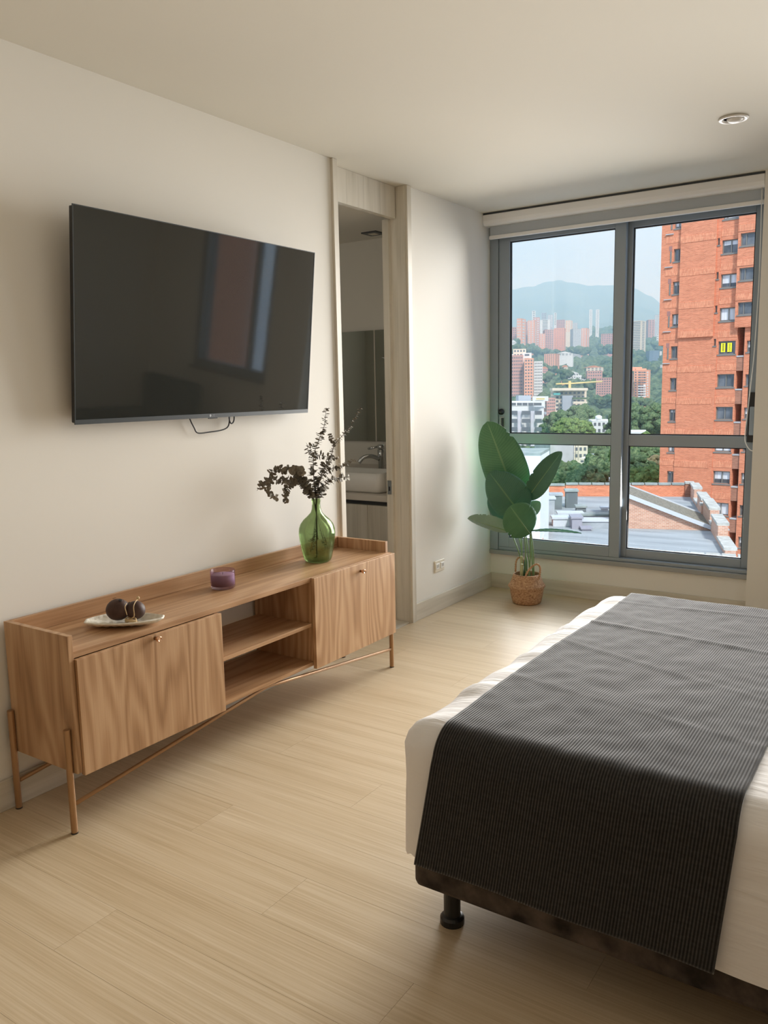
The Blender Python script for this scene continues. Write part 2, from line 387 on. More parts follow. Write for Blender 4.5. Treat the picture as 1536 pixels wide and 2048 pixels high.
# planks run along x, 0.19 wide
pw, pl = 0.19, 1.28
meshes = {}
y = YB; row = 0
while y < 0.0:
    off = (row * 0.47) % pl; x = -0.0 - off
    while x < XW:
        x0, x1 = max(x, 0.0), min(x + pl, XW)
        if x1 - x0 > 0.03:
            g = 0.0003; key = (round(x1 - x0, 3), round(min(y + pw, 0.0) - y, 3))
            if key not in meshes:
                b = MB().box(g, key[0] - g, g, key[1] - g, -0.0115, 0.0).build('plank', M['plank'], fl)
                meshes[key] = b.data
            else:
                b = bpy.data.objects.new('plank', meshes[key]); COL.objects.link(b); b.parent = fl
            b.location = (x0, y, 0)
        x += pl
    y += pw; row += 1
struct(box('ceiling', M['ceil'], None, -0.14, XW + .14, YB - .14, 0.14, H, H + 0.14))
wl = MB().box(-WALL_T, 0, YB, -1.70, -0.15, H).box(-WALL_T, 0, -1.0, 0.14, -0.15, H)
struct(wl.build('wall_left', M['wall']))
ww = MB().box(0, 1.70, 0.0, 0.14, -0.15, 0.262).box(0, 1.70, 0.0, 0.14, 2.40, H)
ww.box(1.70, 2.10, 0.0, 0.14, -0.15, H).box(2.10, 2.93, 0, 0.14, -0.15, 1.03).box(2.10, 2.93, 0, 0.14, 2.38, H).box(2.93, XW + .14, 0, 0.14, -0.15, H)
struct(ww.build('wall_window', M['wall']))
struct(box('wall_right', M['wall'], None, XW, XW + WALL_T, YB, 0.0, -0.15, H))
struct(box('wall_back', M['back_dark'], None, -WALL_T, XW + WALL_T, YB - .14, YB, -0.15, H))
struct(box('wall_pillar', M['wall'], None, 1.653, 2.02, -0.12, -0.002, 0.0, H))
struct(box('baseboard_left', M['greywood_y'], None, 0.0, 0.013, -1.0, -0.014, 0.0, 0.103, bevel=0.002))
struct(box('baseboard_left_rear', M['greywood_y'], None, 0.0, 0.013, YB, -1.70, 0.0, 0.103, bevel=0.002))
struct(box('baseboard_window', M['greywood_x'], None, 0.0, 1.652, -0.014, -0.001, 0.0, 0.103, bevel=0.002))
struct(box('baseboard_pillar', M['greywood_x'], None, 1.653, 2.02, -0.133, -0.121, 0.0, 0.103, bevel=0.002))
struct(box('baseboard_right', M['greywood_y'], None, XW - 0.013, XW, YB, -0.001, 0.0, 0.103, bevel=0.002))

# ------------------------------------------------------------------ door frame (full height wood trim)
dr = struct(empty('door_1', (0, -1.35, 0)))
box('casing', M['greywood'], dr, -0.03, 0.015, -1.700, -1.664, 0, H - .001, bevel=0.001)
box('casing', M['greywood'], dr, -0.055, 0.017, -1.040, -1.000, 0, H - .001, bevel=0.001)
box('casing_reveal', M['greywood'], dr, -0.006, 0.006, -1.046, -1.0405, 0, H - .001)
box('jamb', M['greywood'], dr, -0.14, -0.031, -1.700, -1.640, 0, H - .001)
box('jamb', M['greywood'], dr, -0.14, -0.0555, -1.036, -0.985, 0, H - .001)
lp = -1.6395
for i in range(4):
    w_ = (-1.0405 - lp) / 4
    box('lintel_board', M['greywood'], dr, -0.095, -0.060, -1.6395 + i * w_ + .0005, -1.6395 + (i + 1) * w_ - .0005, 2.283, H - .001)
box('threshold', M['greywood_y'], dr, -0.14, -0.002, -1.639, -1.041, -0.01, 0.004)
pk = MB().box(-0.139, -0.098, -1.058, -1.0365, 0.004, 2.282)
box('pocket_strip', M['greywood'], dr, -0.139, -0.098, -1.058, -1.0365, 0.004, 2.282)
sp = box('strike_plate', M['chrome'], dr, -0.133, -0.106, -1.0605, -1.0585, 0.755, 0.835)
box('latch_hole', M['black'], sp, -0.124, -0.115, -1.0612, -1.0606, 0.775, 0.80)

# ------------------------------------------------------------------ bathroom beyond the door
struct(box('floor_bathroom', M['dark'], None, -2.2, -0.141, -2.6, -0.44, -0.12, -0.01))
struct(box('ceiling_bathroom', M['bathwall'], None, -2.2, -0.141, -2.6, -0.44, 2.32, 2.44))
struct(box('wall_bathroom_back', M['bathwall'], None, -2.2, -0.141, -0.439, -0.36, -0.12, 2.44))
struct(box('wall_bathroom_far', M['bathwall'], None, -2.28, -2.201, -2.6, -0.36, -0.12, 2.44))
struct(box('wall_bathroom_front', M['bathwall'], None, -2.28, -0.141, -2.68, -2.601, -0.12, 2.44))
mr = empty('bath_mirror', (-0.9, -0.44, 1.016), 'frameless wall mirror above the bathroom basin, seen through the doorway', 'mirror')
box('mirror_panel', M['mirror'], mr, -1.35, -0.626, -0.452, -0.441, 1.016, 1.742)
box('mirror_panel', M['mirror'], mr, -0.617, -0.16, -0.452, -0.441, 1.016, 1.742)
box('divider', M['stone'], mr, -0.6258, -0.6172, -0.453, -0.441, 1.016, 1.742)
cb_ = empty('bath_vanity', (-0.75, -0.67, 0.13), 'wall-hung grey wood bathroom vanity cabinet under the stone counter', 'cabinet')
box('body', M['greywood'], cb_, -1.4, -0.145, -0.86, -0.441, 0.135, 0.655)
for a, b_ in ((-1.36, -0.90), (-0.897, -0.4065), (-0.4035, -0.146)):
    box('door', M['greywood'], cb_, a, b_, -0.882, -0.861, 0.34, 0.652, bevel=0.001)
for a, b_ in ((-1.36, -0.90), (-0.897, -0.146)):
    box('drawer', M['greywood'], cb_, a, b_, -0.882, -0.861, 0.137, 0.333, bevel=0.001)
box('shadow_gap', M['dark'], cb_, -1.36, -0.146, -0.87, -0.80, 0.6555, 0.679)
ct = box('bath_counter', M['stone'], None, -1.42, -0.1425, -0.90, -0.441, 0.6805, 0.720, bevel=0.002)
tag(ct, 'pale stone counter slab carrying the white basin in the bathroom', 'counter')
bs = box('bath_backsplash', M['stone'], None, -1.42, -0.1425, -0.453, -0.4405, 0.7205, 0.86)
tag(bs, 'low stone splashback strip behind the bathroom basin', 'splashback')
snk = MB()
def rrect(cx, cy, hx, hy, r, z, n=6):
    pts = []
    for (sx_, sy_, a0) in ((1, 1, 0), (-1, 1, 90), (-1, -1, 180), (1, -1, 270)):
        for k in range(n + 1):
            a = math.radians(a0 + 90 * k / n); pts.append((cx + sx_ * (hx - r) + r * math.cos(a), cy + sy_ * (hy - r) + r * math.sin(a), z))
    return pts
def loft(mb, loops, capa=True, capb=True):
    n = len(loops[0]); vs = [p for l in loops for p in l]
    fs = [(i * n + k, i * n + (k + 1) % n, (i + 1) * n + (k + 1) % n, (i + 1) * n + k) for i in range(len(loops) - 1) for k in range(n)]
    if capa: fs.append(tuple(range(n - 1, -1, -1)))
    if capb: fs.append(tuple((len(loops) - 1) * n + k for k in range(n)))
    return mb.add(vs, fs)
scx, scy = -0.575, -0.715
loft(snk, [rrect(scx, scy, .235, .115, .05, .7205), rrect(scx, scy, .252, .135, .05, .735), rrect(scx, scy, .262, .145, .045, .845),
           rrect(scx, scy, .252, .135, .04, .848), rrect(scx, scy, .245, .128, .04, .842), rrect(scx, scy, .225, .105, .05, .745), rrect(scx, scy, .10, .06, .04, .738)])
tag(snk.build('vessel_basin', M['ceramic'], smooth=True), 'white rectangular vessel basin with rounded corners on the bathroom counter', 'basin')
fa = empty('basin_faucet', (-0.54, -0.52, 0.72), 'tall chrome basin mixer tap with curved spout and lever', 'faucet')
MB().lathe([(0.026, 0), (0.026, 0.008), (0.019, 0.012), (0.019, 0.19), (0.023, 0.195), (0.023, 0.245), (0.0, 0.247)], (-0.54, -0.52, 0.7205), 20).build('body', M['chrome'], fa, smooth=True)
MB().tube(spline([(-0.545, -0.53, .905), (-0.585, -0.565, .925), (-0.625, -0.60, .918), (-0.65, -0.62, .885)], 5), 0.0135, 12).build('spout', M['chrome'], fa, smooth=True)
MB().tube([(-0.545, -0.525, .988), (-0.61, -0.57, .972)], 0.007, 10).build('lever', M['chrome'], fa, smooth=True)
MB().lathe([(0.023, 0), (0.023, .03), (0, .031)], (-0.54, -0.52, 0.9685), 20).build('lever_cap', M['chrome'], fa, smooth=True)
bfill = struct(empty('bath_fill_panel', (-1.1, -2.60, 1.4)))  # added glowing panel, out of view, to brighten the bathroom
M['bath_glow'] = mat('bath_fill_glow', (0.8, 0.8, 0.78), 0.6, Emission_Color=(1.0, 0.96, 0.88, 1), Emission_Strength=1.6)
box('frame', M['alu'], bfill, -1.45, -0.75, -2.5995, -2.592, 1.35, 2.15)
box('pane', M['bath_glow'], bfill, -1.41, -0.79, -2.5915, -2.585, 1.39, 2.11)
bl_ = empty('bathroom_downlight', (-0.5, -0.615, 2.32), 'small square dark recessed downlight in the bathroom ceiling', 'ceiling light')
box('trim', M['dark'], bl_, -0.555, -0.445, -0.67, -0.56, 2.312, 2.3195)
box('diffuser', M['outlet'], bl_, -0.525, -0.475, -0.64, -0.59, 2.3105, 2.3118)
hk = empty('robe_hook', (-0.50, -0.445, 1.6), 'small dark knob fixed on the bathroom mirror', 'hook')
hk.location = (-0.515, -0.4535, 1.56); ORG[hk.name] = Vector((0, 0, 0))
MB().lathe([(0.014, 0), (0.014, .012), (0, .012)], (0, 0, 0), 14).build('plate', M['chrome'], hk, smooth=True)
MB().tube([(0, 0, .01), (-0.03, 0, .03)], .005, 8).build('peg', M['chrome'], hk, smooth=True)
hk.rotation_euler.x = math.radians(90)

# ------------------------------------------------------------------ main window
wd = struct(empty('window_1', (0.84, 0, 0.27)))
fr = MB().box(0.001, 0.060, -0.012, 0.11, 0.265, 2.44).box(1.642, 1.699, -0.012, 0.11, 0.265, 2.44).box(0.060, 1.642, -0.004, 0.11, 0.265, 0.286).box(0.060, 1.642, -0.004, 0.11, 2.345, 2.44)
fr.build('frame', M['alu'], wd, bevel=0.002)
box('sill', M['alu_light'], wd, 0.001, 1.652, -0.022, 0.0, 0.236, 0.2645, bevel=0.002)
def sash(x0, x1, ly0, ly1, sl, sr, zb, zb1, zm0, zm1, zt0, zt1, parent):
    s = MB().box(x0, x0 + sl, ly0, ly1, zb, zt1).box(x1 - sr, x1, ly0, ly1, zb, zt1)
    a, b = x0 + sl, x1 - sr
    s.box(a, b, ly0, ly1, zb, zb1).box(a, b, ly0, ly1, zm0, zm1).box(a, b, ly0, ly1, zt0, zt1)
    o = s.build('sash', M['alu'], parent, bevel=0.0025)
    g = 0.006; ym = (ly0 + ly1) / 2
    gk = MB()
    for (c0, c1) in ((zb1, zm0), (zm1, zt0)):
        gk.box(a, a + g, ym - .008, ym + .008, c0, c1).box(b - g, b, ym - .008, ym + .008, c0, c1).box(a + g, b - g, ym - .008, ym + .008, c0, c0 + g).box(a + g, b - g, ym - .008, ym + .008, c1 - g, c1)
        MB().box(a + g, b - g, ym - .003, ym + .003, c0 + g, c1 - g).build('pane', M['glass'], o)
    gk.build('gasket', M['gasket'], o)
    return o
s1 = sash(0.062, 0.889, -0.004, 0.034, 0.076, 0.066, 0.287, 0.352, 0.988, 1.053, 2.277, 2.344, wd)
s2 = sash(0.842, 1.641, 0.040, 0.078, 0.075, 0.050, 0.287, 0.340, 0.985, 1.052, 2.275, 2.344, wd)
_k = MB().lathe([(0.020, 0), (0.020, .010), (0.012, .016), (0.012, .026), (0, .028)], (0, 0, 0), 18).build('lock_knob', M['black'], None, smooth=True); _k.parent = s1
_k.location = Vector((0.083, -0.005, 1.195)) - Vector((0.84, 0, 0.27)); _k.rotation_euler.x = math.radians(90)
lh = MB().box(0.068, 0.104, -0.008, -0.0045, 1.02, 1.165).build('pull_plate', M['alu_light'], s1, bevel=0.002)
box('pull_grip', M['black'], lh, 0.088, 0.100, -0.024, -0.0085, 1.03, 1.155, bevel=0.003)
lr = box('latch_plate', M['black'], s2, 1.594, 1.640, 0.028, 0.0395, 1.02, 1.30, bevel=0.003)
box('latch_grip', M['alu'], lr, 1.606, 1.632, 0.012, 0.0275, 1.06, 1.22, bevel=0.004)

# second window right of the pillar (seen mirrored in the television)
w2 = struct(empty('window_2', (2.51, 0, 1.05)))
MB().box(2.101, 2.15, -0.01, 0.11, 1.03, 2.38).box(2.88, 2.93, -0.01, 0.11, 1.03, 2.38).box(2.15, 2.88, -0.01, 0.11, 1.03, 2.38 - 1.29).box(2.15, 2.88, -0.01, 0.11, 2.33, 2.38).box(2.33, 2.37, 0.03, 0.07, 1.09, 2.33).build('frame', M['alu'], w2)
box('pane', M['glass'], w2, 2.15, 2.33, 0.047, 0.053, 1.09, 2.33)
box('pane', M['glass'], w2, 2.37, 2.88, 0.047, 0.053, 1.09, 2.33)
box('sill', M['alu_light'], w2, 2.08, 2.95, -0.04, -0.001, 1.005, 1.03)

# roller blind over the main window
rb = empty('roller_blind', (0.85, -0.08, 2.37), 'white roller blind rolled up in its cassette above the window', 'blind')
cas = MB()
prof = [(-0.118, 2.437), (-0.118, 2.40), (-0.112, 2.382), (-0.098, 2.372), (-0.03, 2.372), (-0.03, 2.437)]
cas.extrude([(-0.0 + 0.004, a, b) for a, b in prof], (1.647, 0, 0)).build('cassette', M['blind'], rb, bevel=0.003)
box('mount_strip', M['dark'], rb, 0.004, 1.651, -0.112, -0.03, 2.4375, 2.449)
box('end_cap', M['blind'], rb, 0.001, 0.0038, -0.121, -0.028, 2.369, 2.44)
box('blind_fabric', M['blindfab'], rb, 0.03, 1.64, -0.066, -0.063, 2.315, 2.3715)
box('bottom_bar', M['blind'], rb, 0.025, 1.645, -0.074, -0.056, 2.292, 2.3145, bevel=0.004)
ch = [Vector((1.634, -0.085, 2.372))] + [at_y(u_, v_, -0.10) for u_, v_ in ((1521, 480), (1518, 560), (1513, 640), (1507, 720), (1498, 800), (1491, 860), (1490, 878), (1493, 890), (1499, 899), (1505, 902))]
ch = spline(ch, 5)
MB().tube(ch, 0.0028, 8).build('pull_cord', M['cord'], rb, smooth=True)

# ------------------------------------------------------------------ ceiling downlight, outlet
dl = empty('ceiling_downlight', (1.693, -1.133, H), 'round white recessed eyeball downlight in the bedroom ceiling', 'ceiling light')
MB().lathe([(0.040, -0.001), (0.060, -0.001), (0.058, -0.007), (0.050, -0.009), (0.042, -0.004), (0.040, -0.001)], (1.693, -1.133, H), 36).build('trim_ring', M['lampwhite'], dl, smooth=True)
MB().lathe([(0.0415, -0.0005), (0.0, -0.0006)], (1.693, -1.133, H - .0004), 30).build('recess', M['alu_light'], dl)
MB().lathe([(0.033, -0.001), (0.031, -0.008), (0.026, -0.014), (0.016, -0.018), (0.0, -0.0195)], (1.698, -1.130, H), 30).build('eyeball', M['lampwhite'], dl, smooth=True)
ou = empty('power_outlet', (0, -0.706, 0.28), 'cream double power outlet low on the wall by the plant', 'outlet')
box('plate', M['outlet'], ou, 0.0002, 0.007, -0.764, -0.648, 0.244, 0.316, bevel=0.003)
for yy in (-0.735, -0.677):
    s = box('socket', M['ceramic'], ou, 0.0071, 0.010, yy - .022, yy + .022, 0.262, 0.298, bevel=0.002)
    box('slot', M['black'], s, 0.0101, 0.0106, yy - .009, yy - .006, 0.272, 0.290)
    box('slot', M['black'], s, 0.0101, 0.0106, yy + .006, yy + .009, 0.272, 0.290)

# ------------------------------------------------------------------ television
tvc = Vector((0.095, -2.628, 1.610)); tilt = math.atan2(0.07, 0.70)
tv = empty('television', tvc, 'large black flat television mounted on the wall above the console', 'television'); ORG[tv.name] = Vector((0, 0, 0))
tv.rotation_euler.y = tilt
hw, hh = 0.622, 0.356
box('back_shell', M['black'], tv, -0.022, -0.0005, -hw + .004, hw - .004, -hh + .004, hh - .004, bevel=0.004)
box('rear_bulge', M['black'], tv, -0.046, -0.0225, -0.40, 0.40, -0.26, 0.10, bevel=0.01)
box('screen', M['screen'], tv, 0.0, 0.0025, -hw + .003, hw - .003, -hh + .017, hh - .003)
bz = MB().box(0.0, 0.004, -hw, hw, -hh, -hh + .0165).box(0, 0.004, -hw, -hw + .0028, -hh + .0165, hh).box(0, 0.004, hw - .0028, hw, -hh + .0165, hh).box(0, .004, -hw + .0028, hw - .0028, hh - .0028, hh)
bzo = bz.build('bezel', M['bezel'], tv)
tx = bpy.data.curves.new('logo_text', 'FONT'); tx.body = 'LG'; tx.size = 0.012; tx.extrude = 0.0003; tx.align_x = 'CENTER'
tmp = bpy.data.objects.new('logo_tmp', tx); COL.objects.link(tmp)
dg = bpy.context.evaluated_depsgraph_get(); lm = bpy.data.meshes.new_from_object(tmp.evaluated_get(dg)); bpy.data.objects.remove(tmp, do_unlink=True)
lo = bpy.data.objects.new('logo', lm); lm.materials.clear(); lm.materials.append(M['logo']); COL.objects.link(lo); lo.parent = bzo
lo.matrix_local = Matrix(((0, 0, 1, 0.0043), (1, 0, 0, 0.02), (0, 1, 0, -hh + .004), (0, 0, 0, 1)))
MB().lathe([(0.0052, 0), (0.0052, .0006), (0, .0006)], (0, 0, 0), 16).build('logo_disc', M['logo'], bzo)
_d = bpy.data.objects['logo_disc']; _d.location = (0.004, 0.004, -hh + .0085); _d.rotation_euler.y = math.radians(90)
box('receiver', M['black'], bzo, 0.0, 0.0035, -0.005, 0.045, -hh - .004, -hh - .0002)
box('wall_bracket', M['black'], tv, -0.068, -0.0465, -0.22, 0.22, -0.18, 0.02)
cable = [at_x(u, v, 0.02) for u, v in ((374, 815), (379, 836), (388, 855), (396, 866), (420, 864), (444, 860), (456, 853), (459, 838), (459, 818))]
tag(MB().tube(spline(cable), 0.0028, 8).build('power_cable', M['black'], smooth=True), 'black cable hanging in a loop below the television', 'cable', )
cable = [at_x(u, v, 0.028) for u, v in ((457, 818), (459, 840), (463, 847), (468, 840), (468, 818))]
tag(MB().tube(spline(cable), 0.0028, 8).build('antenna_cable', M['black'], smooth=True), 'short tight black cable loop under the television right of the long one', 'cable')

# ------------------------------------------------------------------ media console
cr = empty('media_console', (0.18, -2.647, 0), 'long wooden media console with two flap doors and copper legs', 'console')
Y0, Y1, XB, XF, ZB, ZT = -3.540, -1.755, 0.020, 0.345, 0.196, 0.580
box('side_panel', M['teak_z'], cr, XB, XF + .008, Y0, Y0 + .018, ZB, 0.636, bevel=0.001)
box('side_panel', M['teak_z'], cr, XB, XF - .02, Y1 - .018, Y1, ZB, 0.632, bevel=0.001)
box('side_panel', M['teak_z'], cr, XF - .0195, XF, Y1 - .018, Y1, ZB, ZT - .001)
box('back_rail', M['teak_y'], cr, XB, XB + .016, Y0 + .0185, Y1 - .0185, ZT + .0005, 0.636, bevel=0.001)
box('top', M['teak_y'], cr, XB, XF, Y0 + .0185, Y1 - .0185, 0.560, ZT, bevel=0.001)
box('bottom', M['teak_y'], cr, XB, XF - .001, Y0 + .0185, Y1 - .0185, ZB, ZB + .016)
D1, D2 = -2.927, -2.350
for yy in (D1, D2 - 0.018):
    box('divider', M['teak_z'], cr, XB, XF - .001, yy - .0, yy + .018, ZB + .0165, 0.5595)
box('shelf', M['teak_y'], cr, XB + .02, XF - .004, D1 + .0185, D2 - .0185, 0.365, 0.381, bevel=0.001)
for a, b_ in ((Y0 + .0185, D1 - .0005), (D2 + .0005, Y1 - .0185)):
    box('back_panel', M['teak_z'], cr, XB, XB + .008, a, b_, ZB + .017, 0.559)
d1 = box('door', M['teak_z'], cr, XF + .001, XF + .019, Y0 + .0195, D1 + .017, 0.187, 0.5585, bevel=0.0012)
d2 = box('door', M['teak_z'], cr, XF + .001, XF + .019, D2 - .020, Y1 + .001, 0.184, 0.578, bevel=0.0012)
for d_, (ky, kz) in ((d1, (-3.219, 0.549 - .002)), (d2, (-2.038, 0.545))):
    k = MB().lathe([(0.006, 0), (0.006, .010), (0.009, .014), (0.010, .024), (0.008, .026), (0.007, .0245), (0, .0245)], (0, 0, 0), 20).build('knob', M['brass'], None, smooth=True); k.parent = d_
    k.rotation_euler.y = math.radians(90); k.location = Vector((XF + .019, ky, kz)) - Vector((0.18, -2.647, 0))
LX0, LX1, LYa, LYb = 0.032, 0.330, -3.5505, -1.7445
for lx in (LX0, LX1):
    for ly in (LYa, LYb):
        lg = MB().tube([(lx, ly, 0.004), (lx, ly, 0.340)], 0.0105, 14).build('leg', M['copper'], cr, smooth=False)
        MB().tube([(lx, ly, 0.0), (lx, ly, 0.004)], 0.011, 14).build('foot_pad', M['black'], lg)
    MB().tube([(lx, LYa + .0107, 0.094), (lx, -2.647, 0.1890), (lx, LYb - .0107, 0.094)], 0.0068, 12).build('cross_rail', M['copper'], cr, smooth=True)

# ------------------------------------------------------------------ things on the console
ZC = ZT + .0008
# candle
cc = at_z(440, 1180, ZC); cc = Vector((cc.x - .018, cc.y + .036, ZC))
cn = empty('jar_candle', cc, 'purple glass jar candle on the console between vase and tray', 'candle')
MB().lathe([(0.0, 0), (0.043, 0), (0.048, .004), (0.0495, .03), (0.0495, .071), (0.0485, .074), (0.0470, .073), (0.0468, .012), (0.0, .011)], cc, 40).build('jar', M['purpleglass'], cn, smooth=True)
MB().lathe([(0.0, .0115), (0.0462, .0125), (0.0462, .055), (0.0, .0545)], cc, 40).build('wax', M['wax'], cn, smooth=True)
MB().tube([(cc.x, cc.y, ZC + .054), (cc.x + .001, cc.y, ZC + .064)], 0.001, 6).build('wick', M['black'], cn)
# tray: leaf-shaped dish
ta, tb = at_z(170, 1243, ZC + .02), at_z(328, 1233, ZC + .02)
tcn = (ta + tb) / 2; axis = (tb - ta); tlen = axis.length; axis.normalize(); sd_ = Vector((-axis.y, axis.x, 0))
def trayP(a, b):
    t = a; q = b * 2 - 1
    w = 0.075 * math.sin(math.pi * (0.05 + 0.90 * t)) ** 0.75 * (1 - 0.25 * (t - .5))
    p = ta + axis * (tlen * t) + sd_ * (w * q + 0.008 * math.sin(5 * t))
    e = max(abs(q) ** 3, abs(2 * t - 1) ** 4)
    return Vector((p.x, p.y, ZC + .0045 + 0.018 * e + 0.0012 * math.sin(t * 60) * (1 - e)))
tr = MB().grid(trayP, 41, 17).build('leaf_dish', M['tray'], smooth=True, solid=0.005)
tag(tr, 'white carved leaf-shaped dish at the left end of the console', 'dish')
# seed pods
def pod(name, c, r, label, rz):
    e = empty(name, (c[0], c[1], c[2] - r * .9), label, 'seed pod', 'seed pods on the white dish')
    b = MB(); n, m_ = 28, 18
    def P(a, bb):
        th = a * 2 * math.pi; ph = bb * math.pi; rr = r * (1 + 0.025 * math.sin(3 * th + rz))
        ridge = 1 - 0.05 * math.exp(-((math.sin(th + rz)) / 0.10) ** 2)
        return Vector((c[0] + rr * ridge * math.sin(ph) * math.cos(th), c[1] + rr * ridge * math.sin(ph) * math.sin(th), c[2] + r * .92 * math.cos(ph)))
    b.grid(P, n, m_).build('shell', M['pod'], e, smooth=True, fix=True)
    for k in range(2):
        a = rz + 0.7 + k * 0.8; dv = Vector((math.cos(a) * .7, math.sin(a) * .35 - .35, .62)).normalized()
        o = MB().lathe([(r * .17, 0), (r * .15, .0012), (0, .0014)], (0, 0, 0), 12).build('hole', M['black'], None); o.parent = e
        o.location = Vector(c) + dv * (r * .99) - ORG[e.name]; o.rotation_euler = dv.to_track_quat('Z', 'Y').to_euler()
    return e
pa = at_p(236, 1219, (tcn.x - .02, tcn.y + .0, ZC)); pb = at_p(271, 1220, (tcn.x + .0, tcn.y + .01, ZC))
pod('seed_pod', (pa.x, pa.y, max(pa.z, ZC + .012 + .036)), 0.040, 'larger dark brown seed pod on the left of the white dish', 0.4)
pod('seed_pod', (pb.x, pb.y, max(pb.z, ZC + .012 + .030)), 0.034, 'smaller dark brown seed pod tied with twine on the white dish', 2.0)
tw = []
rnd = random.Random(3)
base = at_p(262, 1235, (tcn.x + .01, tcn.y - .03, ZC))
for i in range(46):
    a = i * 0.9; tw.append(Vector((base.x + 0.028 * math.cos(a) * rnd.uniform(.5, 1) + .006, base.y + 0.020 * math.sin(a) * rnd.uniform(.5, 1) - .004, ZC + .014 + rnd.uniform(0, .014))))
tw += [at_p(268, 1233, base, -.03), at_p(267, 1215, base, -.05), at_p(270, 1205, base, -.03), at_p(276, 1198, base, -.0)]
t_o = empty('raffia_twine', (base.x, base.y, ZC), 'knotted raffia twine with a little wooden bead beside the seed pods', 'twine')
MB().tube(spline(tw, 4), 0.0016, 6).build('strand', M['twine'], t_o, smooth=True)
bd = at_p(276, 1196, base, 0.0)
MB().lathe([(0, -.006), (.0042, -.0042), (.006, 0), (.0042, .0042), (0, .006)], bd, 14).build('bead', M['twine'], t_o, smooth=True)
MB().tube(spline([at_p(254, 1230, base, -.05), at_p(250, 1215, base, -.055), at_p(253, 1207, base, -.04)], 5), .0016, 6).build('strand', M['twine'], t_o, smooth=True)

# demijohn vase
vc = at_z(636, 1127, ZC); _vd = Vector((vc.x - CAM.x, vc.y - CAM.y, 0)).normalized(); vc = vc + _vd * 0.058
vs_ = empty('demijohn_vase', vc, 'rounded green glass bottle vase with narrow neck on the console', 'vase')
PX = 1 / 455.0
prof = [(0.0, 0.0), (0.050, 0.0), (0.060, 0.006), (0.066, 0.02), (0.074, 0.06), (0.081, 0.10), (0.0838, 0.13), (0.082, 0.152), (0.075, 0.173), (0.060, 0.193), (0.040, 0.211), (0.026, 0.226), (0.0205, 0.243), (0.0190, 0.262), (0.0190, 0.274), (0.0215, 0.277), (0.0215, 0.286), (0.0195, 0.289)]
th = 0.0032
inner = [(max(r - th, 0.0005), z) for r, z in reversed(prof[2:-1])] + [(0.054, 0.009), (0.0, 0.013)]
MB().lathe(prof + [(0.0175, 0.289)] + inner, vc, 48).build('bottle', M['greenglass'], vs_, smooth=True)

# eucalyptus branches
def branch(name, label, main, shoots=(), size=1.0, seed=1, offs=0.0, inside=None):
    rr = random.Random(seed)
    e = empty(name, (vc.x, vc.y, vc.z + .29), label, 'branch', 'dried eucalyptus branches in the green vase')
    stem = MB(); fol = MB()
    def leafs(path, s):
        acc = 0
        for i in range(len(path) - 1):
            seg = path[i + 1] - path[i]; acc += seg.length
            if acc < 0.0065: continue
            acc = 0; t = seg.normalized(); fr_ = i / len(path)
            for k in (0, 1):
                a = rr.uniform(0, 6.28) + k * math.pi
                x_ = t.cross(Vector((0.3, 0.2, 1))).normalized(); y_ = t.cross(x_)
                d = (x_ * math.cos(a) + y_ * math.sin(a)); nrm = (t * rr.uniform(.7, 1.5) + d * rr.uniform(-.5, .5) + Vector((rr.uniform(-.4, .4), rr.uniform(-.4, .4), rr.uniform(-.2, .5)))).normalized()
                r = s * rr.uniform(0.0082, 0.0128) * (1.1 - 0.45 * fr_)
                c = path[i] + d * (r * 1.05)
                lx = d; ly = nrm.cross(d).normalized(); lx = ly.cross(nrm).normalized()
                vsx = [c]
                for q in range(8):
                    b = 2 * math.pi * q / 8; ra = r * (1 + rr.uniform(-.12, .12))
                    vsx.append(c + lx * (ra * math.cos(b)) + ly * (ra * .92 * math.sin(b)) + nrm * (r * .22 * rr.uniform(.2, 1.2)))
                fol.add(vsx, [(0, 1 + q, 1 + (q + 1) % 8) for q in range(8)])
    def conv(pts):
        out = []
        n_ = len(pts)
        for i, p in enumerate(pts):
            o_ = p[2] if len(p) > 2 else offs * (i / max(1, n_ - 1))
            out.append(at_p(490 + p[0] / 5.389, 780 + p[1] / 5.389, vc + Vector((0, 0, .3)), o_))
        return spline(out, 16)
    mp_ = conv(main)
    inn = [Vector(inside), Vector((vc.x, vc.y, vc.z + .22))] if inside else [Vector((vc.x, vc.y, vc.z + .10)), Vector((vc.x, vc.y, vc.z + .22))]
    full = spline(inn + [mp_[0], mp_[5]], 6)[:-1] + mp_[5:]
    stem.tube(full, [0.0022 - 0.0014 * i / len(full) for i in range(len(full))], 6)
    leafs(mp_[5:], size)
    if inside: leafs(spline(inn, 14)[:9], size * .7)
    for sh in shoots:
        p = conv(sh); stem.tube(p, 0.0010, 5); leafs(p[2:], size * .9)
    stem.build('stem', M['twig'], e, smooth=True)
    tag(fol.build('foliage', M['euc'], e), kind='stuff')
V0 = (765, 1190)
branch('eucalyptus_branch', 'tallest upright dried eucalyptus branch in the middle of the vase', [V0, (745, 1000), (738, 850), (742, 700), (795, 540), (850, 400), (868, 290), (875, 190)],
       [[(742, 720), (690, 680), (678, 610), (735, 590)], [(740, 700), (830, 705), (920, 735), (1010, 735)]], 1.2, 1, 0.02, inside=(vc.x + .01, vc.y - .02, vc.z + .02))
branch('eucalyptus_branch', 'dried eucalyptus branch reaching up to the right across the doorway', [V0, (800, 980), (870, 820), (935, 690), (965, 590), (1075, 465), (1165, 350), (1245, 185)], [[(960, 600), (940, 540), (905, 470)]], 0.82, 2, -0.06, inside=(vc.x - .02, vc.y - .01, vc.z + .05))
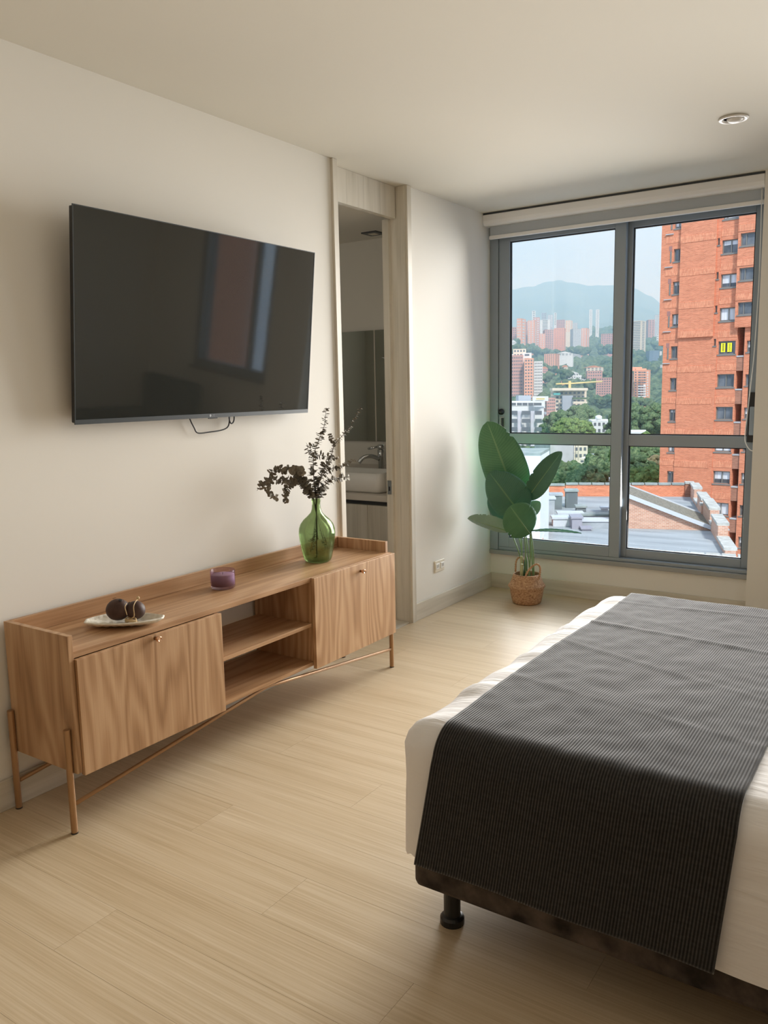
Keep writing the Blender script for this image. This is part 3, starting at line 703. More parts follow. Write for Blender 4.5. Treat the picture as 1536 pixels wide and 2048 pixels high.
branch('eucalyptus_branch', 'dried eucalyptus branch leaning right with bare reddish tip', [V0, (800, 1000), (850, 900), (930, 850), (1010, 830), (1110, 800), (1190, 740)], [[(820, 930), (850, 820), (905, 790)]], 1.15, 3, 0.05)
branch('eucalyptus_branch', 'lowest right-hand dried eucalyptus branch with broad end leaves', [(775, 1190), (830, 1070), (900, 990), (980, 955), (1060, 940), (1120, 935)], [], 1.3, 4, -0.05)
branch('eucalyptus_branch', 'longest left-arching dried eucalyptus branch dipping to a dark tip', [(745, 1190), (690, 1070), (610, 940), (530, 875), (420, 855), (310, 870), (250, 955), (190, 1010), (130, 1085)], [[(600, 930), (540, 860), (500, 880)], [(560, 900), (590, 860), (620, 900)]], 1.12, 5, -0.26)
branch('eucalyptus_branch', 'left eucalyptus branch drooping down in front of the wall', [(735, 1190), (660, 1060), (580, 970), (500, 1000), (455, 1070), (430, 1150), (450, 1220)], [], 1.15, 6, -0.14)
branch('eucalyptus_branch', 'left eucalyptus branch curling into a hooked loop', [(740, 1190), (670, 1060), (590, 960), (430, 975), (290, 975), (240, 1050), (275, 1120), (355, 1165)], [], 1.1, 7, -0.24, inside=(vc.x + .03, vc.y + .02, vc.z + .06))
branch('eucalyptus_branch', 'short bushy eucalyptus branch rising just above the vase neck', [(770, 1190), (765, 1100), (760, 1020), (750, 950)], [[(765, 1150), (830, 1080), (850, 1010)], [(760, 1150), (690, 1080), (640, 1040)], [(765, 1120), (800, 1000), (800, 950)]], 1.15, 8, 0.01, inside=(vc.x, vc.y - .03, vc.z + .09))

# ------------------------------------------------------------------ bed
bed = empty('bed', (2.45, -2.63, 0), 'low bed on a brown suede base with black legs', 'bed')
BX0, BX1, BY0, BY1 = 1.478, 3.46, -3.398, -1.86
bsx = MB(); loft(bsx, [rrect((BX0 + BX1) / 2, (BY0 + BY1) / 2, (BX1 - BX0) / 2 - .004, (BY1 - BY0) / 2 - .004, .02, .141), rrect((BX0 + BX1) / 2, (BY0 + BY1) / 2, (BX1 - BX0) / 2, (BY1 - BY0) / 2, .025, .150), rrect((BX0 + BX1) / 2, (BY0 + BY1) / 2, (BX1 - BX0) / 2, (BY1 - BY0) / 2, .025, .325), rrect((BX0 + BX1) / 2, (BY0 + BY1) / 2, (BX1 - BX0) / 2 - .006, (BY1 - BY0) / 2 - .006, .02, .330)])
bsx.build('base', M['suede'], bed)
lgm = None
for lx in (1.492 + .045, 2.45, 3.36):
    for ly in (-3.30, -2.62, -1.95):
        lg = MB().lathe([(0.031, 0.0), (0.031, .016), (0.026, .022), (0.0215, .024), (0.0215, .1405)], (lx, ly, 0), 24).build('leg', M['black'], bed, smooth=False)
bmx = MB(); loft(bmx, [rrect(2.47, -2.624, .975, .755, .05, .331), rrect(2.47, -2.624, .985, .762, .05, .35), rrect(2.47, -2.624, .985, .762, .05, .51), rrect(2.47, -2.624, .955, .735, .05, .535)])
bmx.build('mattress', M['sheet'], bed, smooth=False)

def bump2(x, y, s=1.0): return noise.noise(Vector((x, y, 3.7)) * s)
# white bedspread: draped shell
def spread():
    mb = MB(); loops = []
    cx, cy = 2.4355, -2.632; hx, hy = 0.9985, 0.778
    n_side = 40
    levels = [(0.205, 0.040), (0.25, 0.036), (0.30, 0.030), (0.36, 0.022), (0.42, 0.014), (0.46, 0.008), (0.495, 0.0), (0.515, -0.008), (0.532, -0.022), (0.543, -0.042), (0.549, -0.068), (0.552, -0.10), (0.553, -0.16), (0.554, -0.25), (0.555, -0.36), (0.556, -0.50), (0.556, -0.64), (0.556, -0.745)]
    N = 360
    for li, (z, o_) in enumerate(levels):
        lp_ = []
        ax, ay = hx + (o_ if o_ < 0 else o_ * .45), hy + (o_ if o_ < 0 else o_ * .10)
        rc = max(0.012, min(0.075 + o_, ay - .002))
        # perimeter points
        per = []
        segs = rrect(cx, cy, ax, ay, rc, z, 10)
        L_ = [0]
        for i in range(len(segs)): L_.append(L_[-1] + (Vector(segs[(i + 1) % len(segs)]) - Vector(segs[i])).length)
        j = 0
        for k in range(N):
            d = L_[-1] * k / N
            while L_[j + 1] < d: j += 1
            a, b = Vector(segs[j]), Vector(segs[(j + 1) % len(segs)]); tt = (d - L_[j]) / max(1e-9, L_[j + 1] - L_[j])
            p = a.lerp(b, tt)
            low = max(0.0, min(1.0, (0.50 - z) / 0.3))
            nv = Vector((p.x - cx, p.y - cy, 0)); nrm = Vector((nv.x / ax ** 4 * nv.x ** 2 if 0 else (1 if nv.x > ax - .02 else -1 if nv.x < -ax + .02 else 0), (1 if nv.y > ay - .02 else -1 if nv.y < -ay + .02 else 0), 0))
            wob = 0.020 * math.sin(p.x * 15 + p.y * 11 + 1.5 * math.sin(p.x * 4 + p.y * 5)) * low + 0.010 * bump2(p.x, p.y, 5) * low
            if nrm.y < 0: wob *= 0.2
            if nrm.x > 0: wob = 0
            p += nrm * wob
            foot = max(0, 1 - abs(p.x - 1.5) / 0.12)
            head = max(0, min(1, (p.x - 2.2) / 0.1))
            if z > 0.47:
                p.z += 0.010 * bump2(p.x * 1.0, p.y * 1.0, 6) * (0.4 + foot) + 0.009 * head * math.sin(p.y * 75 + 9 * bump2(p.x, p.y, 4) + p.x * 10) * (0.5 + 0.8 * bump2(p.x, p.y, 7))
                if foot > 0 : p.z += 0.006 * math.sin(p.y * 34 + 3 * bump2(p.x, p.y, 5)) * foot
            if li == 0: p.z += 0.012 * bump2(p.x, p.y, 4) + (0.010 if nrm.y < 0 else 0)
            lp_.append(tuple(p))
        loops.append(lp_)
    loft(mb, loops, capa=False, capb=True)
    return mb.build('bedspread', M['sheet'], None, smooth=True)
tag(spread(), 'smooth white bedspread hanging over the foot and sides of the bed', 'bedspread')

# charcoal runner
def runner():
    mb = MB(); cyN, cyF = -3.424, -1.832
    path = []   # (y, z)
    for k in range(30): path.append((cyN - 0.006 * (1 - k / 29) ** 1.3, 0.222 + (0.475 - 0.222) * k / 29))
    r = 0.085
    for k in range(1, 15):
        a = math.pi * (1 - k / 28.0)
        path.append((cyN + r + r * math.cos(a), 0.475 + r * math.sin(a) * 1.0))
    zt = 0.475 + r
    m = 120
    for k in range(1, m): path.append((cyN + r + (cyF - cyN - 2 * r) * k / m, zt))
    for k in range(0, 15):
        a = math.pi * (0.5 - k / 28.0); path.append((cyF - r + r * math.cos(a), 0.475 + r * math.sin(a)))
    for k in range(1, 16): path.append((cyF + 0.02 * k / 15, 0.475 - 0.25 * k / 15))
    n = len(path); nx = 90; rib = []
    for i, (y, z) in enumerate(path):
        low = max(0.0, (0.50 - z) / 0.30) if i < n / 2 else 0
        xl = 1.550 - 0.050 * low + 0.006 * math.sin(y * 5); xr = 2.222 - 0.030 * low
        for j in range(nx):
            s = j / (nx - 1); x = xl + (xr - xl) * s
            zz, yy = z, y
            if z > 0.52:
                e = min(1.0, (z - .52) / .03)
                zz += e * (0.0022 * bump2(x, y, 6) + 0.0018 * bump2(x * 1.5 + 5, y * 1.4, 14))
                # pressed fold creases across the runner
                for (yc_, k_, amp) in ((-2.36, .12, .008), (-2.06, -.08, .005), (-2.98, .22, .0022), (-2.62, .35, .003)):
                    dd = (y - (yc_ - k_ * (x - 1.6))) / 0.012
                    zz += e * amp * math.exp(-dd * dd) * (0.35 + 0.65 * abs(bump2(x * 3 + yc_, y, 1.5)))
            if i < 30: yy -= 0.003 * (1 + math.sin(x * 17 + 1)) * low; zz -= (x - 1.5) * .012 * low
            mb.v.append((x, yy, zz)); rib.append(0.664 * s)
    for i in range(n - 1):
        for j in range(nx - 1):
            mb.f.append((i * nx + j, i * nx + j + 1, (i + 1) * nx + j + 1, (i + 1) * nx + j))
    o = mb.build('bed_runner', M['runner'], None, smooth=True)
    at = o.data.attributes.new('rib', 'FLOAT', 'POINT'); at.data.foreach_set('value', rib)
    md = o.modifiers.new('thickness', 'SOLIDIFY'); md.thickness = 0.004; md.offset = 0
    return o
tag(runner(), 'charcoal ribbed bed runner laid across the foot of the bed', 'bed runner')
def pillow(name, c, label):
    mb = MB()
    def P(a, b):
        th = a * 2 * math.pi; ph = (b - .5) * math.pi; ce = lambda q, p: math.copysign(abs(q) ** p, q)
        return Vector((c[0] + .22 * ce(math.cos(th), .45) * math.cos(ph) ** .7, c[1] + .32 * ce(math.sin(th), .45) * math.cos(ph) ** .7, c[2] + .085 * math.sin(ph)))
    tag(mb.grid(P, 48, 16).build(name, M['sheet'], None, smooth=True, fix=True), label, 'pillow', 'white pillows at the head of the bed')
pillow('pillow', (3.20, -3.02, .645), 'white pillow at the head of the bed nearer the camera')
pillow('pillow', (3.20, -2.26, .645), 'white pillow at the head of the bed nearer the window')

# teal armchair in the window corner (mirrored in the television)
ac = empty('armchair', (2.86, -0.62, 0), 'dark teal armchair in the corner by the second window, mirrored in the television', 'armchair')
box('seat', M['teal'], ac, 2.55, 3.17, -0.92, -0.36, 0.22, 0.44, bevel=0.03, seg=3)
box('backrest', M['teal'], ac, 2.55, 3.17, -0.355, -0.22, 0.22, 0.93, bevel=0.04, seg=3)
for xx in (2.445, 3.175): box('armrest', M['teal'], ac, xx, xx + .10, -0.92, -0.22, 0.20, 0.62, bevel=0.03, seg=3)
for xx in (2.50, 3.22):
    for yy in (-0.87, -0.27): MB().tube([(xx, yy, 0), (xx, yy, .2)], [.012, .02], 12).build('leg', M['black'], ac)

# ------------------------------------------------------------------ potted plant
pc = Vector((0.395, -0.285, 0.0))
bk = empty('woven_basket', pc, 'round seagrass belly basket with two handles holding the plant', 'basket')
MB().lathe([(0.0, 0.0), (0.078, 0.0), (0.088, 0.006), (0.096, 0.03), (0.105, 0.085), (0.1085, 0.100), (0.118, 0.112), (0.112, 0.122), (0.102, 0.135), (0.090, 0.170), (0.084, 0.188), (0.080, 0.190), (0.078, 0.186), (0.09, 0.15), (0.095, 0.11), (0.085, 0.03), (0.0, 0.02)], pc, 40).build('body', M['basket'], bk, smooth=True)
def handle(pts, off):
    P_ = spline([at_p(u, v, pc, off) for u, v in pts], 10); q = []
    for k in (0, 1):
        q = []
        for i, p in enumerate(P_):
            a = i * 1.1 + k * math.pi; q.append(p + Vector((math.cos(a) * .0030, math.cos(a) * .001, math.sin(a) * .0030)))
        MB().tube(q, 0.0042, 7).build('handle_strand', M['basket'], bk, smooth=True)
handle([(1051, 1168), (1052, 1150), (1061, 1136), (1073, 1128), (1080, 1134), (1080, 1147), (1077, 1160)], -.082)
handle([(1031, 1150), (1031, 1135), (1033, 1120), (1040, 1114), (1046, 1118), (1048, 1130)], .075)
pt = empty('potted_plant', pc + Vector((0, 0, .13)), 'tall bird-of-paradise plant with broad paddle leaves by the window', 'plant')
MB().lathe([(0.0, .125), (0.083, .125), (0.083, .13), (0.0, .135)], pc, 24).build('soil', M['suede'], pt)
def leaf(base, ctrl, tip, hw_, side, mname, fold=0.25, curl=0.0, base_t=0.0, wide=0.45, seed=0, droop=0.0):
    base, ctrl, tip = Vector(base), Vector(ctrl), Vector(tip); side = Vector(side).normalized()
    rr = random.Random(seed); cuts = [rr.uniform(.15, .95) for _ in range(3)]
    nu, nv = 40, 15; uvs = []
    def P(a, b):
        t = a; q = b * 2 - 1
        p = base * (1 - t) ** 2 + ctrl * (2 * t * (1 - t)) + tip * t * t
        tg = ((ctrl - base) * (1 - t) + (tip - ctrl) * t).normalized()
        s_ = (side - tg * side.dot(tg)).normalized(); nn = tg.cross(s_)
        w = hw_ * (math.sin(math.pi * min(1, t ** wide)) ** 0.62 if 0 < t < 1 else 0.0)
        w = hw_ * max(0.0, (1 - abs((t - wide) / (wide if t < wide else 1 - wide)) ** 2.3)) ** 0.62
        ww_ = w
        for ct_ in cuts:
            if abs(t - ct_) < .012 and (q > 0) == (ct_ > .5): ww_ *= 0.88
        return p + s_ * (ww_ * q * math.cos(fold * abs(q))) + nn * (ww_ * abs(q) * math.sin(fold) + curl * w * q * q + 0.0007 * math.sin(t * 60) * abs(q) * (1 if abs(q) > .5 else 0.3))
    mb = MB().grid(P, nu, nv)
    o = mb.build('leaf', M[mname], pt, smooth=True)
    uvl = o.data.uv_layers.new(name='leaf')
    for l in o.data.loops:
        i = l.vertex_index; uvl.data[l.index].uv = ((i // nv) / (nu - 1), (i % nv) / (nv - 1))
    md = o.modifiers.new('thickness', 'SOLIDIFY'); md.thickness = 0.0016; md.offset = 0
    rb_ = [base * (1 - t) ** 2 + ctrl * (2 * t * (1 - t)) + tip * t * t for t in [k / 12 for k in range(12)]]
    MB().tube(rb_, [0.0040 * (1 - k / 13) for k in range(12)], 6).build('midrib', M['stem'], o, smooth=True)
R_ = _r0; UPV = Vector((0, 0, 1)); FW = Vector((_f.x, _f.y, 0)).normalized()
def A(u, v, off=0.0): return at_p(u, v, pc, off)
# (base, ctrl, tip, half width, side vector, material)
leaf(A(1034, 1008, .05), A(1008, 930, .06), A(974, 843, .02), 0.142, R_ * .86 + UPV * .35 - FW * .25, 'leaf', fold=0.16, wide=0.42, seed=1)
leaf(A(1046, 1034, -.02), A(1020, 1000, -.08), A(978, 944, -.05), 0.140, R_ * .75 + UPV * .62 - FW * .2, 'leaf_dark', fold=0.38, wide=0.40, seed=2)
leaf(A(1060, 1068, -.02), A(1040, 1040, -.14), A(1020, 1012, -.16), 0.112, R_ * .72 + UPV * .60 + FW * .1, 'leaf', fold=0.05, wide=0.46, seed=3)
leaf(A(1052, 1000, .02), A(1085, 955, -.02), A(1124, 903, .0), 0.074, R_ * .75 + UPV * .58 - FW * .25, 'leaf_dark', fold=-0.42, wide=0.45, seed=4)
leaf(A(1020, 1064, .02), A(985, 1052, -.03), A(935, 1037, .02), 0.066, UPV * .85 + R_ * .1 - FW * .55, 'leaf_pale', fold=0.45, wide=0.45, seed=5)
leaf(A(1062, 1061, -.02), A(1110, 1059, -.12), A(1163, 1067, -.22), 0.048, FW * .98 - UPV * .02, 'leaf_matte', fold=0.05, wide=0.45, seed=6)
leaf(A(1044, 1030, .05), A(1062, 1022, .06), A(1080, 1003, .05), 0.050, UPV * .8 - R_ * .4 + FW * .2, 'leaf_pale', fold=0.2, wide=0.45, seed=7)
leaf(A(1030, 1040, .08), A(1000, 1025, .10), A(983, 985, .10), 0.085, UPV * .55 + R_ * .7 - FW * .3, 'leaf_dark', fold=0.25, wide=0.45, seed=8)
for (top, foot, w_) in (((1034, 1010, .05), (1044, 1152, .02), .0045), ((1046, 1036, -.02), (1052, 1152, -.02), .0045), ((1060, 1068, -.02), (1058, 1152, -.03), .0045), ((1053, 1002, .02), (1066, 1152, .0), .0045),
                        ((1022, 1064, .02), (1048, 1152, .03), .004), ((1062, 1062, -.02), (1068, 1152, -.02), .004), ((1046, 1032, .05), (1060, 1152, .03), .004), ((1031, 1042, .08), (1046, 1152, .05), .004)):
    a_, b_ = A(*top), A(*foot); mid = a_.lerp(b_, .5) + R_ * (.012 if top[0] < 1045 else .006)
    MB().tube(spline([b_ - Vector((0, 0, .04)), b_, mid, a_], 6), [w_ * 1.25] * 6 + [w_] * 13, 8).build('stem', M['stem'], pt, smooth=True)
for (u, v0, off, r_) in ((1044, 1128, -.02, .009), (1043, 1112, .02, .008)):
    a_, b_ = A(u, v0, off), A(u - 1, 1154, off); MB().tube([b_ - Vector((0, 0, .03)), a_], r_, 10).build('cut_stub', M['stem_pale'], pt)
a_, b_ = A(1052, 1105, 0), A(1051, 1154, 0); MB().tube([b_ - Vector((0, 0, .03)), b_.lerp(a_, .6), a_], [.012, .011, .002], 10).build('rolled_shoot', M['leaf_dark'], pt, smooth=True)
# ================================================================== outside
RT = random.Random(11)
BR1, BR2 = (0.86, 0.275, 0.135), (0.68, 0.19, 0.09)
M['brick'] = brick_mat('orange_brick', BR1, BR2, (0.70, 0.36, 0.23))
M['brick_dark'] = brick_mat('dark_red_brick', (0.50, 0.20, 0.12), (0.38, 0.14, 0.085), (0.42, 0.27, 0.19))  # darker, redder brick than the tower's orange
M['soldier'] = brick_mat('soldier_brick', (0.95, 0.36, 0.19), (0.76, 0.235, 0.12), (0.64, 0.31, 0.19), bw=0.26, bh=0.085, soldier=True)
M['brick_pale'] = brick_mat('pale_parapet_brick', (0.74, 0.40, 0.27), (0.60, 0.28, 0.18), (0.74, 0.60, 0.48))
M['winframe'] = mat('grey_window_frame', (0.20, 0.19, 0.165), 0.5)
M['winglass'] = noisy('dark_window_glass', (0.045, 0.05, 0.055), (0.16, 0.17, 0.18), (0.9, 0.9, 0.5), 0.08, spec=0.8, rnd=True)
M['curtain'] = noisy('window_curtain', (0.62, 0.60, 0.57), (0.78, 0.78, 0.78), (9, 9, 0.6), 0.9, rnd=True)
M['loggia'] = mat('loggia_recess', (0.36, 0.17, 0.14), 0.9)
M['yellow'] = mat('yellow_sign', (0.90, 0.80, 0.02), 0.6)
M['ink'] = mat('sign_ink', (0.03, 0.03, 0.02), 0.7)
M['coping'] = noisy('stone_coping', (0.42, 0.40, 0.35), (0.60, 0.58, 0.52), 3.0, 0.85)
M['coping_grey'] = noisy('grey_green_coping', (0.26, 0.30, 0.28), (0.38, 0.41, 0.38), 2.0, 0.85)
M['deck'] = noisy('roof_membrane', (0.28, 0.30, 0.30), (0.40, 0.42, 0.42), (0.25, 1.2, 1.0), 0.8)
M['gravel'] = noisy('shingle_slope', (0.15, 0.135, 0.10), (0.30, 0.27, 0.21), 9.0, 0.95, 5.0)
M['whitepaint'] = noisy('white_render', (0.76, 0.77, 0.79), (0.84, 0.85, 0.86), 0.4, 0.8)
M['flash'] = mat('white_flashing', (0.58, 0.60, 0.61), 0.5)
M['ductgrey'] = noisy('galvanised_duct', (0.36, 0.38, 0.39), (0.48, 0.50, 0.51), 1.5, 0.6)
M['unitgrey'] = mat('rooftop_unit', (0.15, 0.17, 0.175), 0.7)
M['purplegrey'] = mat('pale_hatch', (0.34, 0.33, 0.37), 0.7)
M['concrete'] = noisy('grey_concrete', (0.42, 0.41, 0.39), (0.52, 0.51, 0.49), 0.3, 0.9)
M['cream'] = mat('cream_facade', (0.72, 0.64, 0.48), 0.85)
M['greyroof'] = noisy('corrugated_roof', (0.42, 0.43, 0.42), (0.62, 0.63, 0.62), (0.2, 3.0, 0.2), 0.7)
M['tileroof'] = noisy('terracotta_roof', (0.52, 0.20, 0.10), (0.66, 0.30, 0.17), 0.5, 0.9)
M['f_orange'] = mat('far_orange_brick', (0.84, 0.40, 0.25), 0.9)
M['f_rose'] = mat('far_rose_or_shaded_brick', (0.60, 0.32, 0.26), 0.9)  # rose brick, also the shade painted on the mid-rise's left face
M['f_white'] = mat('far_white_facade', (0.74, 0.73, 0.70), 0.9)
M['f_sand'] = mat('far_sand_facade', (0.78, 0.66, 0.51), 0.9)
M['f_pale'] = mat('far_recess_shade', (0.60, 0.58, 0.61), 0.9)
M['f_grey'] = mat('far_grey_facade', (0.40, 0.42, 0.45), 0.9)
M['f_blue'] = mat('far_blue_glass', (0.16, 0.22, 0.29), 0.4)
M['f_win'] = mat('far_window', (0.13, 0.14, 0.15), 0.3)
M['f_winl'] = mat('far_light_window', (0.62, 0.62, 0.60), 0.5)
M['f_teal'] = mat('green_netting', (0.12, 0.42, 0.38), 0.8)
M['f_yellow'] = mat('crane_yellow', (0.72, 0.55, 0.20), 0.6)
M['canopy'] = noisy('tree_foliage', (0.055, 0.10, 0.05), (0.17, 0.22, 0.105), 0.3, 0.9, 8.0, spec=0.1, b=0.9, bd=3.0)
M['canopy_n'] = noisy('near_foliage', (0.045, 0.09, 0.04), (0.18, 0.235, 0.105), 2.2, 0.9, 8.0, spec=0.1, b=0.9, bd=0.5)
M['canopy_b'] = noisy('bright_foliage', (0.07, 0.13, 0.04), (0.23, 0.30, 0.095), 2.2, 0.9, 8.0, spec=0.1, b=0.9, bd=0.5)
M['canopy_r'] = noisy('rusty_foliage', (0.10, 0.10, 0.045), (0.26, 0.20, 0.11), 1.1, 0.9, 6.0, spec=0.1)
M['bark'] = mat('tree_bark', (0.12, 0.09, 0.06), 0.9)
M['grass'] = noisy('hillside_ground', (0.05, 0.10, 0.035), (0.14, 0.18, 0.07), 0.02, 0.95, 6.0, spec=0.1)
M['mount'] = noisy('mountain_slope', (0.05, 0.09, 0.05), (0.11, 0.14, 0.08), 0.004, 0.95, 8.0, spec=0.1)

# ---- brick apartment tower (rotated a little off the window's axis)
TH = math.radians(-6)
T0 = at_y(1326, 700, 64.0); T0 = Vector((T0.x, T0.y, -36.0))
TA = Vector((math.cos(TH), math.sin(TH), 0)); TN = Vector((-math.sin(TH), math.cos(TH), 0))   # TN points away from us
def fsz(u, v, off=0.0):
    d = cray(u, v); c = T0 - TN * off; k = (c - CAM).dot(TN) / d.dot(TN); p = CAM + d * k
    return (p - T0).dot(TA), p.z + 36.0
tw_ = empty('brick_apartment_tower', T0, 'tall orange brick apartment tower filling the right side of the window', 'building', rz=TH)
zr = [fsz(1460, 492.7)[1], fsz(1454, 695.3)[1]]
FH = (zr[0] - zr[1]) / 3.0; ZR = zr[1]            # window-row centre heights: ZR + k*FH
K0, K1 = -9, 8; ZTOP = ZR + 8.6 * FH
ZS = ZR + 0.36 * FH                                # above this line the middle panel and right bay step forward
def rows(lo, hi, k0, k1, z0, z1):
    return [(ZR + k * FH + lo, ZR + k * FH + hi) for k in range(k0, k1) if z0 < ZR + k * FH + lo and ZR + k * FH + hi < z1]
def column(s0, s1, off, w0, w1, rws, z0, z1, m='brick', deep=6.0, rec=0.22):
    mb = MB(); yf = -off
    if rws:
        if w0 - s0 > .01: mb.box(s0, w0, yf, yf + deep, z0, z1)
        if s1 - w1 > .01: mb.box(w1, s1, yf, yf + deep, z0, z1)
        zz = z0
        for a, b in rws + [(z1, z1)]:
            if a - zz > .01: mb.box(w0, w1, yf, yf + deep, zz, a)
            zz = b
        mb.box(w0, w1, yf + rec + .06, yf + deep, z0, z1)
    else: mb.box(s0, s1, yf, yf + deep, z0, z1)
    return mb.build('wall', M[m], tw_)
def win(w0, w1, a, b, off, split=0.5, cur=None, rec=0.22, lone=False):
    y0_ = -off + rec - .07; y1_ = -off + rec + .05; f = 0.075
    mb = MB().box(w0, w0 + f, y0_, y1_, a, b).box(w1 - f, w1, y0_, y1_, a, b).box(w0 + f, w1 - f, y0_, y1_, a, a + f).box(w0 + f, w1 - f, y0_, y1_, b - f, b)
    mb.box(w0 - .06, w1 + .06, -off - .05, -off + rec, a - .10, a - .001)
    xm = w0 + (w1 - w0) * split
    mb.box(xm - .035, xm + .035, y0_, y1_, a + f, b - f)
    o = mb.build('window', M['winframe'], tw_)
    for (p, q) in ((w0 + f, xm - .035), (xm + .035, w1 - f)):
        if q - p < .05: continue
        zc = b - f
        if cur:
            c = cur if isinstance(cur, float) else 0.0
            zc = b - f - (b - a - 2 * f) * c
            box('curtain', M['curtain'], o, p, q, y1_ - .05, y1_ - .03, zc, b - f)
        if zc - (a + f) > .02: box('pane', M['winglass'], o, p, q, y1_ - .05, y1_ - .03, a + f, zc)
    return o
sA0, sA1 = 0.0, fsz(1356.5, 700)[0]
wA0, wA1 = fsz(1341.5, 700)[0], fsz(1354.5, 700)[0]
sB1 = fsz(1426, 660, .22)[0]; sC0 = fsz(1434, 690)[0]; wC0, wC1 = fsz(1436.5, 690)[0], fsz(1471, 690)[0]
sE0 = fsz(1468, 672, .35)[0]; sE1 = sE0 + 7.0
sD1 = fsz(1489, 700)[0]
def gh(px): return px * FH / 67.5
curA = {0: None, 1: 0.85, 2: 0.25, 3: None, 4: 0.9, -1: None, -2: 0.22, -3: 0.95, -4: 0.12}
rA = rows(-gh(14.5), gh(12), K0, K1, 0, ZTOP)
shA = fsz(1348, 700)[1] - fsz(1348, 704.5)[1]
zA = lambda k: ZR + k * FH - shA
rA = [(zA(k) - gh(13), zA(k) + gh(13)) for k in range(K0, K1)]
column(sA0, sA1, 0.0, wA0, wA1, rA, 0, ZTOP)
for k, (a, b) in zip(range(K0, K1), rA): win(wA0, wA1, a, b, 0.0, 0.62, curA.get(k, 0.3 if k % 2 else None))
# slot vents in the left strip
for k in range(0, 5):
    zc = zA(k) + gh(6); s_ = fsz(1334.5, 700)[0]
    so_ = box('slot_vent', M['loggia'], tw_, s_ - .10, s_ + .16, -0.012, 0.0, zc + gh(4), zc + gh(14))
    box('vent_louvre', M['winframe'], so_, s_ + .02, s_ + .12, -0.04, -0.001, zc - gh(20), zc + gh(3.5))
    box('ledge', M['concrete'], tw_, sA0 - .02, s_ + .25, -0.12, -0.001, zc - gh(30), zc - gh(28.3))
# corner block left of the strip above the step
box('corner_block', M['brick'], tw_, sA0 - .38, sA0 - .001, 0.0, 6.0, ZS - .5, ZTOP)
# middle panel
column(sA1, sB1, 0.22, 0, 0, [], ZS, ZTOP)
column(sA1, sB1, 0.06, 0, 0, [], 0, ZS - .001)
for k in range(K0, K1):
    o_ = 0.22 if k >= 0 else 0.06; zb_ = ZR + k * FH + gh(17) + (gh(2) if k < 0 else 0)
    if k == -0: zb_ = ZS + .01
    box('soldier_course', M['soldier'], tw_, sA1 - .01, sB1 + .01, -o_ - .025, -o_ - .001, zb_, zb_ + gh(14))
    box('soldier_course', M['soldier'], tw_, sA0, sA1 - .012, -0.02, -0.001, zA(k) + gh(26), zA(k) + gh(40))
# narrow chamfer with little windows
s0_, s1_ = sB1, sC0
cw0, cw1 = s0_ + (s1_ - s0_) * .12, s0_ + (s1_ - s0_) * .75
rc_ = [(ZR + k * FH + gh(5), ZR + k * FH + gh(19)) for k in range(0, K1)]
column(s0_ + .001, s1_ - .001, 0.06, cw0, cw1, rc_, 0, ZTOP)
for a, b in rc_: win(cw0, cw1, a, b, 0.06, 0.5, 0.5)
# window bay
rC = [(ZR + k * FH - gh(13.5), ZR + k * FH + gh(13.5)) for k in range(K0, K1)]
column(s1_, wC1 + .12, 0.0, wC0, wC1, rC, 0, ZTOP)
curC = {3: 0.34, 2: 0.70, 1: 0.97, 0: None, -1: None, -2: None, -3: 0.97, -4: 0.66, 4: 0.96, -5: 0.97}
winC = {}
for k, (a, b) in zip(range(K0, K1), rC): winC[k] = win(wC0, wC1, a, b, 0.0, 0.5 if k != 4 else .22, curC.get(k, 0.4))
for k in range(K0, K1):
    box('soldier_course', M['soldier'], tw_, s1_ + .01, wC1 + .1, -0.02, -0.001, ZR + k * FH + gh(21), ZR + k * FH + gh(35))
# yellow for-sale signs stuck in the window of row 0
a, b = rC[0 - K0]
for u_, body in ((1445.5, None), (1458.5, 'VENDO')):
    sc_ = fsz(u_, 695)[0]; wv = 0.42 * .75
    sg = box('for_sale_sign', M['yellow'], winC[0], sc_ - wv / 2 * 1.05, sc_ + wv / 2 * 1.05, 0.085, 0.095, a + .18, b - .14)
    if body:
        tx = bpy.data.curves.new('sale_text', 'FONT'); tx.body = body; tx.size = 0.36; tx.extrude = 0.001; tx.align_x = 'CENTER'; tx.align_y = 'CENTER'
        tmp = bpy.data.objects.new('tmp_text', tx); COL.objects.link(tmp); dg = bpy.context.evaluated_depsgraph_get()
        lm = bpy.data.meshes.new_from_object(tmp.evaluated_get(dg)); bpy.data.objects.remove(tmp, do_unlink=True)
        lm.materials.clear(); lm.materials.append(M['ink']); lo = bpy.data.objects.new('lettering', lm); COL.objects.link(lo); lo.parent = winC[0]
        sw = (b - a - .40) / max(1e-6, max(v.co.x for v in lm.vertices) - min(v.co.x for v in lm.vertices))
        # text runs downwards, facing the viewer (-y)
        lo.matrix_local = Matrix(((0, sw * .9, 0, sc_), (0, 0, -1, 0.082), (-sw, 0, 0, (a + b) / 2 + .02), (0, 0, 0, 1)))
    else:
        mk = MB()
        for i in range(7): mk.box(sc_ - .05, sc_ + .06, 0.081, 0.0845, a + .26 + i * .085, a + .26 + i * .085 + .05)
        tag(mk.build('lettering', M['ink'], winC[0]), kind='stuff')
